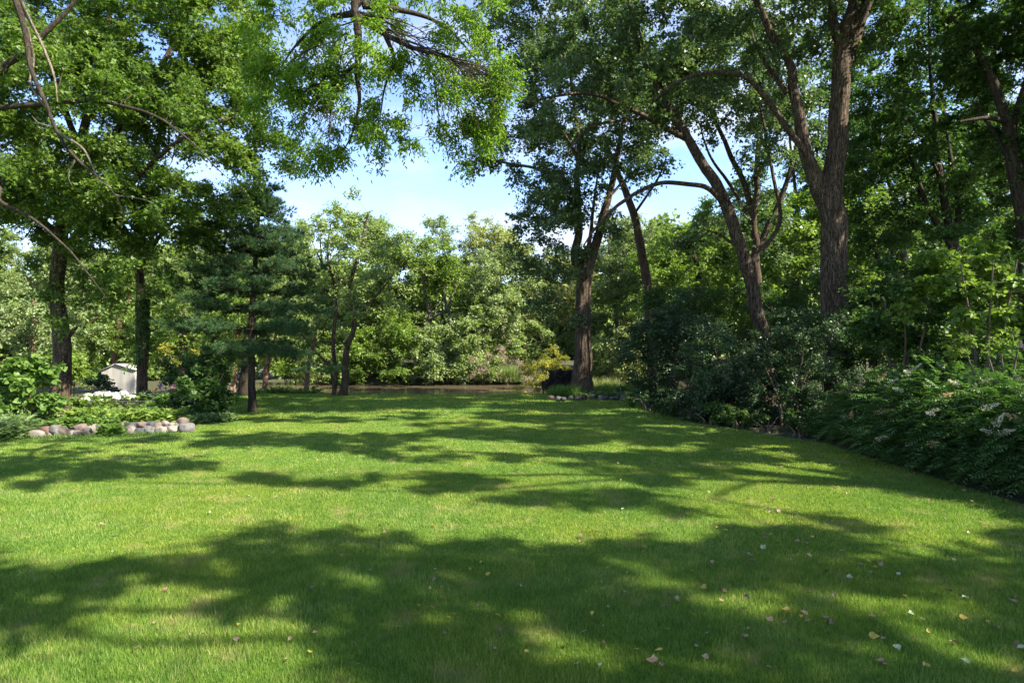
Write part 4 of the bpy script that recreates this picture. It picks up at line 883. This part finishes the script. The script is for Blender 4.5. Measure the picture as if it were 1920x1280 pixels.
# right ring
S2 = [(1031, 735, 5, 4, 'grey'), (1033, 746, 8, 4, 'pinkish brown'), (1047, 748, 6, 4, 'grey'), (1056, 749, 6, 4, 'dark blue-grey'), (1070, 747, 5, 4, 'grey'), (1084, 748, 6, 3, 'pinkish brown'), (1096, 746, 6, 4, 'dark brown'), (1109, 745, 6, 4, 'grey'),
      (1127, 746, 6, 4, 'pale pink'), (1135, 747, 6, 4, 'dark blue-grey'), (1146, 748, 6, 3, 'grey'), (1157, 747, 6, 4, 'dark blue-grey'), (1170, 747, 7, 5, 'grey'), (1192, 749, 7, 4, 'pinkish brown'), (1205, 750, 5, 4, 'grey')]
for i, (px, py, hw, hh, col) in enumerate(S2):
    D = CAMH*F/(py+hh-640.5); c = P(px, py-1, D)
    g = MB(); V, Fc = stone_mesh(hw/F*D*1.1, hw/F*D, hh/F*D*1.3, 300+i, 2); g.add(V, Fc)
    o = g.build('stone', STC[col], smooth=True); o.location = tuple(c)
    tag(o, f'{col} stone, {ordlab(i, len(S2))} around the foot of the cottonwood', 'stone', 'stones ringing the cottonwood bed')
def groundcover(name, lab, pts, n, h, leaf, ll, lw, kindshape='blade', lean=.6, group=None):
    """leafy low plants scattered over ellipses (x,y,rx,ry)"""
    base = np.array([pts[0][0], pts[0][1], 0.])
    root = empty(name, base, lab, 'plant', group); mb = MB()
    for (x, y, rx, ry) in pts:
        a = R.random(n)*6.28; r_ = R.random(n)**.5
        X = x+np.cos(a)*r_*rx; Y = y+np.sin(a)*r_*ry
        k = 9
        Z = np.maximum(hz(X, Y), -.3)
        b_ = np.repeat(np.stack([X, Y, Z], -1), k, 0); m_ = len(b_)
        hh = np.repeat(h*(.5+.7*R.random(n)), k)*R.random(m_)
        b_ = b_+np.stack([R.normal(size=m_)*.05, R.normal(size=m_)*.05, hh if kindshape != 'blade' else hh*.2], -1)
        d = nrm(np.stack([R.normal(size=m_)*lean, R.normal(size=m_)*lean, np.full(m_, .7 if kindshape == 'blade' else .25)], -1))
        nn = nrm(R.normal(size=(m_, 3))*.4+np.array([0, -.3, .9])) if kindshape != 'blade' else R.normal(size=(m_, 3))
        leaf_faces(mb, b_, d, nn, ll*(.6+.7*R.random(m_)), lw, np.clip(np.repeat(R.random(n), k)*.5+R.random(m_)*.5, 0, 1), kindshape)
    mb.build('foliage', M[leaf], root); return root
def XY(px, D): return ((px-960)/F*D, D)
x, y = XY(1130, 18.2)
groundcover('grassy_plant', 'bright tufted grass around the foot of the cottonwood', [(*XY(1060, 17.9), .4, .3), (*XY(1150, 18.3), .7, .45), (*XY(1195, 18.2), .4, .4)], 420, .3, 'bright', .34, .02)
groundcover('leafy_plant', 'low leafy plants just inside the cottonwood ring of stones', [(*XY(1110, 17.7), 1.0, .2), (*XY(1180, 17.7), .5, .25)], 260, .16, 'pale', .09, .05, 'quad')
g = MB(); V, Fc = stone_mesh(.44, .4, .36, 901, 5)
V = V*(1+.35*(vnoise(V, 6, 44)-.5)+.35*(vnoise(V, 14, 45)-.5))[:, None]; g.add(V, Fc)
V, Fc = stone_mesh(.26, .25, .22, 905, 4); V = V*(1+.5*(vnoise(V, 9, 41)-.5))[:, None]; g.add(V+np.array([-.36, .05, -.12]), Fc)
k = 260; d = nrm(R.normal(size=(k, 3))); A = d*np.array([.4, .36, .32]); 
edges_tubes(g, A*.8, A+nrm(d+R.normal(size=(k, 3))*.9)*.14, np.full(k, .014), np.full(k, .004))
o = g.build('root_ball', M['root'], smooth=True); o.location = tuple(P(1053, 714, 19.6)); tag(o, 'dark upturned root ball beside the cottonwood trunk', 'root ball')
# marsh reeds on the bank
groundcover('reed_plant', 'clump of green reeds on the far bank', [(*XY(955, 29.4), .7, .3)], 160, .6, 'far', .7, .03, 'blade', .25)
groundcover('reed_plant', 'dry pale reeds seen right of the cottonwood trunk', [(*XY(1135, 24), .6, .3)], 90, .4, 'fargold', .5, .02, 'blade', .3)
groundcover('leafy_plant', 'low bright plants on the shore behind the pine', [(*XY(540, 19.6), 1.0, .4), (*XY(500, 19.8), 1.0, .4)], 300, .3, 'bright', .14, .08, 'quad')

# ================================================================== LEFT GARDEN
groundcover('leafy_plant', 'pale strappy ground cover in the lower left corner of the garden', [(*XY(-5, 10.9), .5, .45), (*XY(40, 11.6), .5, .3), (*XY(-5, 10.2), .4, .35)], 420, .24, 'pale', .17, .035, 'quad', .8)
groundcover('grassy_plant', 'ragged grass and weeds growing between the left edging stones', [(*XY(80, 10.35), .35, .08), (*XY(150, 10.4), .35, .08), (*XY(215, 10.5), .25, .1), (*XY(290, 10.75), .4, .1)], 60, .06, 'bright', .075, .012)
groundcover('leafy_plant', 'low green plants spilling over the middle of the stone edging', [(*XY(110, 11.7), .7, .2), (*XY(170, 11.7), .5, .2), (*XY(209, 10.6), .07, .1)], 260, .15, 'bright', .10, .05, 'quad')
groundcover('leafy_plant', 'dark green bed plants behind the right half of the stones', [(*XY(230, 12.1), .7, .3), (*XY(290, 12.2), .6, .3), (*XY(180, 12.3), .6, .3)], 430, .24, 'mid', .11, .05, 'quad')
groundcover('leafy_plant', 'pale leaf clump at the right end of the stone edging', [(*XY(350, 12.3), .3, .2), (*XY(400, 12.6), .4, .15)], 200, .14, 'pale', .09, .05, 'quad')
sh(50, 11.6, [(60, 735, 55, 45), (15, 740, 45, 50), (40, 700, 60, 25)], 'bright', .13, .2, 'big round-leaved vine on the left edge of the garden', lay=2.8, rd=.4, shape='hex', asp=.95, nspray=6, nleaf=7)
sh(15, 15, [(10, 700, 60, 30), (70, 690, 50, 20)], 'mid', .11, .3, 'small dark hedge behind the round-leaved vine', rd=.6)
sh(395, 13.2, [(385, 735, 38, 32), (415, 750, 32, 22), (365, 755, 34, 24), (370, 715, 26, 20)], 'deep', .10, .2, 'rounded green shrub at the right end of the garden bed', lay=3.4, rd=.55)
sh(200, 17, [(195, 724, 32, 11), (222, 732, 26, 8)], 'dark', .08, .2, 'dark mounded shrub in front of the shed', rd=.5)
sh(400, 17, [(385, 700, 60, 30), (340, 690, 55, 22), (420, 680, 40, 30)], 'deep', .10, .3, 'shaded shrub mass under the pine boughs', rd=.8)
sh(340, 20, [(330, 670, 50, 25), (300, 690, 40, 22)], 'yellow', .09, .3, 'yellow-green shrub behind the ivy trunk', rd=.6, lay=2.4)
sh(130, 20, [(120, 680, 50, 30), (150, 700, 30, 16), (90, 690, 50, 25)], 'mid', .12, .32, 'green shrub behind the left maple trunk', rd=.8)
sh(310, 13.6, [(300, 735, 26, 13), (325, 740, 20, 12)], 'dark', .07, .16, 'dark leaved perennial clump with orange and purple flowers', rd=.35)
sh(300, 12.6, [(315, 770, 32, 20), (290, 762, 22, 14)], 'bright', .09, .16, 'bright green shrub beside the end of the wire fence', rd=.3)
sh(160, 12.9, [(160, 770, 45, 15), (215, 772, 50, 14), (120, 755, 22, 18), (268, 768, 30, 14)], 'mid', .07, .18, 'vine covered foliage along the wire fence', rd=.3, lay=3)
def flower_heads(name, lab, spots, D, r, mat, leafm, cat):
    c0 = P(spots[0][0], spots[0][1], D); root = empty(name, (c0[0], c0[1], 0), lab, cat)
    sb = MB()
    for (px, py, s_) in spots:
        c = P(px, py, D+R.normal()*.12); g = MB(); k = 170
        d = nrm(R.normal(size=(k, 3))); q = c+d*r*s_*np.array([1.15, 1.0, .8])*(.75+.3*R.random((k, 1)))
        leaf_faces(g, q-nrm(np.cross(d, [0, 0, 1.]))*.02, nrm(np.cross(d, R.normal(size=(k, 3)))), d, .85*r*s_, .85*r*s_, R.random(k), 'quad', .05)
        g.build('flower_head', M[mat], root)
        edges_tubes(sb, np.array([[c[0], c[1]+.05, 0.]]), np.array([c]), np.array([.006]), np.array([.004]))
    sb.build('stem', M['twig'], root)
    lb = MB(); k = 420; cc = np.array([P(spots[R.integers(len(spots))][0]+R.normal()*6, 752, D) for _ in range(k)]); cc[:, 2] = R.random(k)*.42+.02; cc[:, 1] += R.normal(size=k)*.15
    leaf_faces(lb, cc, nrm(R.normal(size=(k, 3))*np.array([1, 1, .3])), nrm(R.normal(size=(k, 3))*.4+np.array([0, 0, 1])), .12, .09, R.random(k), 'hex')
    lb.build('foliage', M[leafm], root)
flower_heads('hydrangea_bush', 'hydrangea with a row of round white flower heads along the fence', [(165, 742, 1), (160, 749, .9), (172, 750, .9), (184, 739, 1), (192, 741, 1), (201, 739, 1), (214, 740, 1), (219, 746, .9), (231, 738, 1.1), (240, 744, .8), (249, 744, .9), (255, 747, .8), (219, 754, .5), (190, 750, .6)], 13.4, .058, 'white', 'mid', 'flower bush')
flower_heads('flowering_perennial', 'small purple and lilac flowers right of the ivy trunk', [(298, 723, .8), (303, 722, .7), (301, 727, .6)], 13.7, .022, 'purple', 'dark', 'flowers')
flower_heads('flowering_perennial', 'small orange flowers right of the ivy trunk', [(291, 727, .7), (287, 729, .5)], 13.6, .018, 'orange', 'dark', 'flowers')
flower_heads('flowering_perennial', 'soft pink flower clump between the ivy trunk and the rounded shrub', [(324, 726, 1.1), (331, 729, 1), (328, 722, .8)], 14.2, .045, 'pink', 'dark', 'flowers')
# white blossom scattered on shrubs at left of cottonwood bed
# wire fence
M['steel'] = simple('fence_wire', [(.10, .10, .095), (.2, .19, .18)], 20, .5, .1, metal=.7)
fr = empty('wire_fence', (*XY(215, 13.0), 0), 'low wire mesh fence with a thin top rail along the hydrangeas', 'fence')
g = MB(); zt = P(0, 752, 13.0)[2]
fx = [XY(135, 13)[0], XY(300, 13)[0], XY(360, 12.9)[0]]
tube(g, [(fx[0], 13, zt), (fx[1], 13, zt), (fx[2], 12.95, zt-.02)], [.012, .012, .012], 8, 4); g.build('top_rail', M['steel'], fr, smooth=True)
for xx in (fx[0], (fx[0]+fx[1])/2, fx[1], fx[2]):
    g = MB(); tube(g, [(xx, 13, -.1), (xx, 13, zt*.5), (xx, 13, zt+.03)], [.02, .02, .02], 8, 3); g.build('post', M['steel'], fr, smooth=True)
g = MB(); sx = np.arange(fx[0]-zt, fx[2], .055); A = []; B = []
for s_ in (1, -1):
    for x0 in sx:
        a, b_ = (x0, 0.02), (x0+zt, zt)
        if s_ < 0: a, b_ = (x0, zt), (x0+zt, 0.02)
        A.append((max(a[0], fx[0]), 13+.004*s_, a[1]+(max(a[0], fx[0])-a[0])*s_)); B.append((min(b_[0], fx[2]), 13+.004*s_, b_[1]-(b_[0]-min(b_[0], fx[2]))*s_))
A, B = np.array(A), np.array(B); ok = (B[:, 0]-A[:, 0]) > .02; A, B = A[ok], B[ok]
d = nrm(B-A); w = .0018
up_ = np.cross(d, [0, 1, 0])
V = np.stack([A-up_*w, A+up_*w, B+up_*w, B-up_*w, A+[0, .003, 0], B+[0, .003, 0]], 1); n = len(A)
g.add(V.reshape(-1, 3), (np.arange(n)[:, None, None]*6+np.array([[0, 1, 2, 3], [1, 4, 5, 2], [4, 0, 3, 5]])[None]).reshape(-1, 4))
g.build('wire_mesh', M['steel'], fr)

# shed
def box(mb, x0, x1, y0, y1, z0, z1):
    V = [(x, y, z) for x in (x0, x1) for y in (y0, y1) for z in (z0, z1)]
    mb.add(V, [[0, 1, 3, 2], [4, 6, 7, 5], [0, 4, 5, 1], [2, 3, 7, 6], [0, 2, 6, 4], [1, 5, 7, 3]])
m, nt, out = mat_new('weathered_white_siding')
v = objco(nt); sep = nt.nodes.new('ShaderNodeSeparateXYZ'); nt.links.new(v, sep.inputs[0])
mr = nt.nodes.new('ShaderNodeMapRange'); mr.inputs[1].default_value = -1.3; mr.inputs[2].default_value = -.45; mr.inputs[3].default_value = 1; mr.inputs[4].default_value = 0
nt.links.new(sep.outputs[2], mr.inputs[0])
mu = nt.nodes.new('ShaderNodeMath'); mu.operation = 'MULTIPLY'; nt.links.new(mr.outputs[0], mu.inputs[0]); nt.links.new(noise(nt, 3, 4, objco(nt, (1, 1, .2))), mu.inputs[1])
c = mixc(nt, ramp(nt, noise(nt, 5, 5, objco(nt, (1, 1, .15))), [(.4, (.72, .70, .66)), (.7, (.5, .49, .46))]), (.6, .6, .6), (.7, .7, .7)) if 0 else ramp(nt, noise(nt, 5, 5, objco(nt, (1, 1, .15))), [(.4, (.50, .48, .44)), (.7, (.34, .33, .30))])
c = mixc(nt, ramp(nt, mu.outputs[0], [(.12, (0, 0, 0)), (.45, (1, 1, 1))]), c, (.50, .28, .10))
p = nt.nodes.new('ShaderNodeBsdfPrincipled'); nt.links.new(c, p.inputs['Base Color']); p.inputs['Roughness'].default_value = .7; nt.links.new(p.outputs[0], out.inputs[0]); M['shed'] = m
M['shedroof'] = simple('pale_metal_roof', [(.42, .41, .39), (.6, .58, .55)], 8, .6)
Ds = 27; x0, x1 = XY(190, Ds)[0], XY(253, Ds)[0]; zb = -1.45; ze = P(0, 696, Ds)[2]; zr = P(0, 683, Ds)[2]
sr = empty('garden_shed', ((x0+x1)/2, Ds, zb), 'small weathered white shed with rust stained base behind the hydrangeas', 'shed')
g = MB(); xm = x0+(x1-x0)*.42; K = 40
xs_ = np.linspace(x0, x1, K*4+1)
yf = Ds+.012*np.where((np.arange(K*4+1) % 4) < 2, 1, -1)
ztop = np.where(xs_ < xm, ze+(zr-ze)*(xs_-x0)/(xm-x0), zr-(zr-ze)*.75*(xs_-xm)/(x1-xm))
V = np.concatenate([np.stack([xs_, yf, np.full_like(xs_, zb)], -1), np.stack([xs_, yf, ztop], -1)]); k = len(xs_)
g.add(V, [[i, i+1, k+i+1, k+i] for i in range(k-1)])
for (xa, za) in ((x0, ze), (x1, zr-(zr-ze)*.75)):
    g.add([(xa, Ds, zb), (xa, Ds+.9, zb), (xa, Ds+.9, za), (xa, Ds, za)], [[0, 1, 2, 3]])
g.add([(x0, Ds+.9, zb), (x1, Ds+.9, zb), (x1, Ds+.9, zr-(zr-ze)*.75), (xm, Ds+.9, zr), (x0, Ds+.9, ze)], [[0, 1, 2, 3, 4]])
g.build('wall', M['shed'], sr)
g = MB()
for (xa, za, xb, zb_) in ((x0-.06, ze-.01, xm, zr+.02), (xm, zr+.02, x1+.06, zr-(zr-ze)*.78)):
    V = [(xa, Ds-.08, za), (xb, Ds-.08, zb_), (xb, Ds+.98, zb_), (xa, Ds+.98, za), (xa, Ds-.08, za+.015), (xb, Ds-.08, zb_+.015), (xb, Ds+.98, zb_+.015), (xa, Ds+.98, za+.015)]
    g.add(V, [[0, 3, 2, 1], [4, 5, 6, 7], [0, 1, 5, 4], [2, 3, 7, 6], [0, 4, 7, 3], [1, 2, 6, 5]])
g.build('roof', M['shed'], sr)

# garden chair by the pine
M['wood'] = simple('weathered_wood', [(.10, .075, .055), (.2, .155, .12)], 14, .85, .3, zs=.3)
def chair(px, D, rz, lab):
    r = empty('garden_chair', gbase(px, D), lab, 'chair'); L = r.location
    def part(nm, bs):
        g = MB()
        for b_ in bs: box(g, *b_)
        V = np.concatenate(g.v); c_, s_ = math.cos(rz), math.sin(rz)
        g.v = [np.stack([V[:, 0]*c_-V[:, 1]*s_+L.x, V[:, 0]*s_+V[:, 1]*c_+L.y, V[:, 2]+L.z], -1)]
        g.build(nm, M['wood'], r)
    part('seat', [(-.24+.1*i, -.24+.1*i+.085, -.24, .24, .36, .385) for i in range(5)])
    part('backrest', [(-.24+.1*i, -.24+.1*i+.085, .225, .25, .39, .8) for i in range(5)]+[(-.25, .25, .252, .275, .68, .74)])
    for a, b_ in ((-.27, -.26), (.23, -.26), (-.27, .22), (.23, .22)): part('leg', [(a, a+.04, b_, b_+.04, 0, .36 if b_ < 0 else .5)])
    for a in (-.31, .24): part('armrest', [(a, a+.07, -.27, .27, .56, .585), (a+.02, a+.05, -.25, -.21, .385, .56)])
chair(446, 19.5, .4, 'weathered wooden garden chair in the shade behind the pine')
# pale house glimpsed at far left
M['render'] = simple('pale_house_wall', [(.5, .52, .55), (.62, .64, .66)], 2, .8, .05)
M['glass'] = simple('dark_window_glass', [(.03, .035, .04), (.05, .055, .06)], 2, .15, 0)
M['rooftile'] = simple('grey_shingles', [(.14, .13, .13), (.22, .21, .2)], 12, .9)
Dh = 70; hx0, hx1 = XY(-60, Dh)[0], XY(30, Dh)[0]
hr_ = empty('distant_house', ((hx0+hx1)/2, Dh, -1.5), 'pale house glimpsed between leaves at the far left', 'house')
g = MB(); box(g, hx0, hx1, Dh, Dh+6, -1.6, 2.2); g.build('wall', M['render'], hr_)
g = MB(); g.add([(hx0-.3, Dh-.3, 2.2), (hx1+.3, Dh-.3, 2.2), (hx1+.3, Dh+6.3, 2.2), (hx0-.3, Dh+6.3, 2.2), (hx0, Dh+3, 3.9), (hx1, Dh+3, 3.9)], [[0, 1, 5, 4], [2, 3, 4, 5]]); g.add([(hx0-.3, Dh-.3, 2.2), (hx0-.3, Dh+6.3, 2.2), (hx0, Dh+3, 3.9), (hx1+.3, Dh-.3, 2.2), (hx1+.3, Dh+6.3, 2.2), (hx1, Dh+3, 3.9)], [[0, 2, 1], [3, 4, 5]]); g.build('roof', M['rooftile'], hr_)
for wx in (hx1-1.6, hx1-3.6):
    g = MB(); box(g, wx, wx+.9, Dh-.05, Dh-.01, .1, 1.3); g.build('window', M['glass'], hr_)

# ------- fallen leaves on the lawn
M['fl_tan'] = leafmat('fallen_tan', (.20, .14, .08), (.28, .20, .12), (.36, .28, .18), trans=.2, tcol=(1, 1, .9))
M['fl_yellow'] = leafmat('fallen_yellow', (.30, .24, .04), (.38, .30, .05), (.46, .36, .08), trans=.25, tcol=(1, 1, .8))
M['fl_green'] = leafmat('fallen_pale_green', (.25, .30, .16), (.33, .38, .23), (.42, .46, .32), trans=.2, tcol=(1, 1, .9))
M['fl_brown'] = leafmat('fallen_brown', (.09, .05, .03), (.14, .08, .05), (.2, .12, .08), trans=.1, tcol=(1, 1, .9))
def leafmesh(nm, mat, curl):
    s_ = .5
    pts = [(0, 0), (.28, .12), (.40, .38), (.22, .62), (0, 1), (-.22, .62), (-.40, .38), (-.28, .12)]
    V = [(x, y-.5, curl*(abs(x)*.9+((y-.5)**2)*.8)) for x, y in pts]+[(0, 0-.1, 0), (0, .2, .0), (0, -.8, .05), (.03, -.5, 0)]
    g = MB(); g.add(V, [[0, 1, 8], [1, 2, 8], [2, 9, 8], [2, 3, 9], [3, 4, 9], [4, 5, 9], [5, 6, 9], [6, 8, 9], [6, 7, 8], [7, 0, 8], [0, 10, 11]]); o = g.build(nm, mat); return o
KL = [('fl_tan', 'dry tan fallen leaf lying on the mown lawn', .45), ('fl_yellow', 'yellow fallen leaf lying on the mown lawn', .2), ('fl_green', 'pale grey-green fallen leaf lying on the mown lawn', .15), ('fl_brown', 'dark brown curled fallen leaf lying on the mown lawn', .2)]
protos = [leafmesh('fallen_leaf', M[k], .5) for k, _, _ in KL]; used = [False]*4
cntl = 0
while cntl < 290:
    py = 800+470*R.random()**1.6; px = 1920*R.random()
    if R.random() > (.35+.65*sstep(px, 500, 1300)): continue
    if py < 860 and R.random() < .5: continue
    y = CAMH*F/(py-640); x = (px-960)/F*y
    if vnoise(np.array([x, y, 0.]), .9, 77) < .3+.35*R.random(): continue
    if not lawn_in(np.array(x), np.array(y), .1): continue
    k = int(R.choice(4, p=[w for _, _, w in KL])); o = protos[k] if not used[k] else protos[k].copy()
    if used[k]: C.objects.link(o)
    used[k] = True; s_ = (.020+.027*R.random())*(1.15 if px > 1200 else .9); o.scale = (s_, s_, s_*(.6+R.random()))
    o.location = (x, y, float(hz(x, y))+.034); o.rotation_euler = (R.normal()*.35, R.normal()*.35, R.random()*6.28)
    tag(o, KL[k][1], 'leaf', 'fallen leaves on the lawn'); cntl += 1

# ================================================================== sky, sun, camera
sc = bpy.context.scene
w = bpy.data.worlds.new('World'); sc.world = w; w.use_nodes = True
nt = w.node_tree; nt.nodes.clear(); wo = nt.nodes.new('ShaderNodeOutputWorld'); bg = nt.nodes.new('ShaderNodeBackground')
sky = nt.nodes.new('ShaderNodeTexSky'); sky.sky_type = 'NISHITA'; sky.sun_disc = False
el = math.asin(SUN[2]); sky.sun_elevation = el; sky.sun_rotation = math.atan2(SUN[0], SUN[1]); sky.air_density = 1.0; sky.dust_density = .1; sky.ozone_density = 1.2
tc = nt.nodes.new('ShaderNodeTexCoord'); mp = nt.nodes.new('ShaderNodeMapping'); mp.inputs['Scale'].default_value = (1, 1, 2.6); mp.inputs['Location'].default_value = (.35, 0, .2)
nt.links.new(tc.outputs['Generated'], mp.inputs[0])
cl = noise(nt, 3.2, 7, mp.outputs[0], .58)
cm = ramp(nt, cl, [(.45, (0, 0, 0)), (.70, (.85, .85, .85))])
col = mixc(nt, cm, sky.outputs[0], (3.6, 3.6, 3.5))
nt.links.new(mixc(nt, 1.0, col, (.76, .79, .93), 'MULTIPLY'), bg.inputs[0]); bg.inputs[1].default_value = .125; nt.links.new(bg.outputs[0], wo.inputs[0])
sl = bpy.data.lights.new('sun', 'SUN'); sl.energy = 5.0; sl.angle = math.radians(.55); sl.color = (1, .91, .74)
so = bpy.data.objects.new('sun', sl); C.objects.link(so)
from mathutils import Vector
so.rotation_euler = Vector(tuple(SUN)).to_track_quat('Z', 'Y').to_euler(); so.location = (20, -10, 30)
cam = bpy.data.cameras.new('camera'); cam.lens = 36*F/1920; cam.sensor_width = 36; cam.clip_end = 1500; cam.clip_start = .05
co = bpy.data.objects.new('camera', cam); C.objects.link(co); co.location = (0, 0, CAMH); co.rotation_euler = (math.radians(90), 0, 0); sc.camera = co
sc.view_settings.view_transform = 'Standard'; sc.view_settings.look = 'None'; sc.view_settings.exposure = 1.78; sc.view_settings.gamma = 1
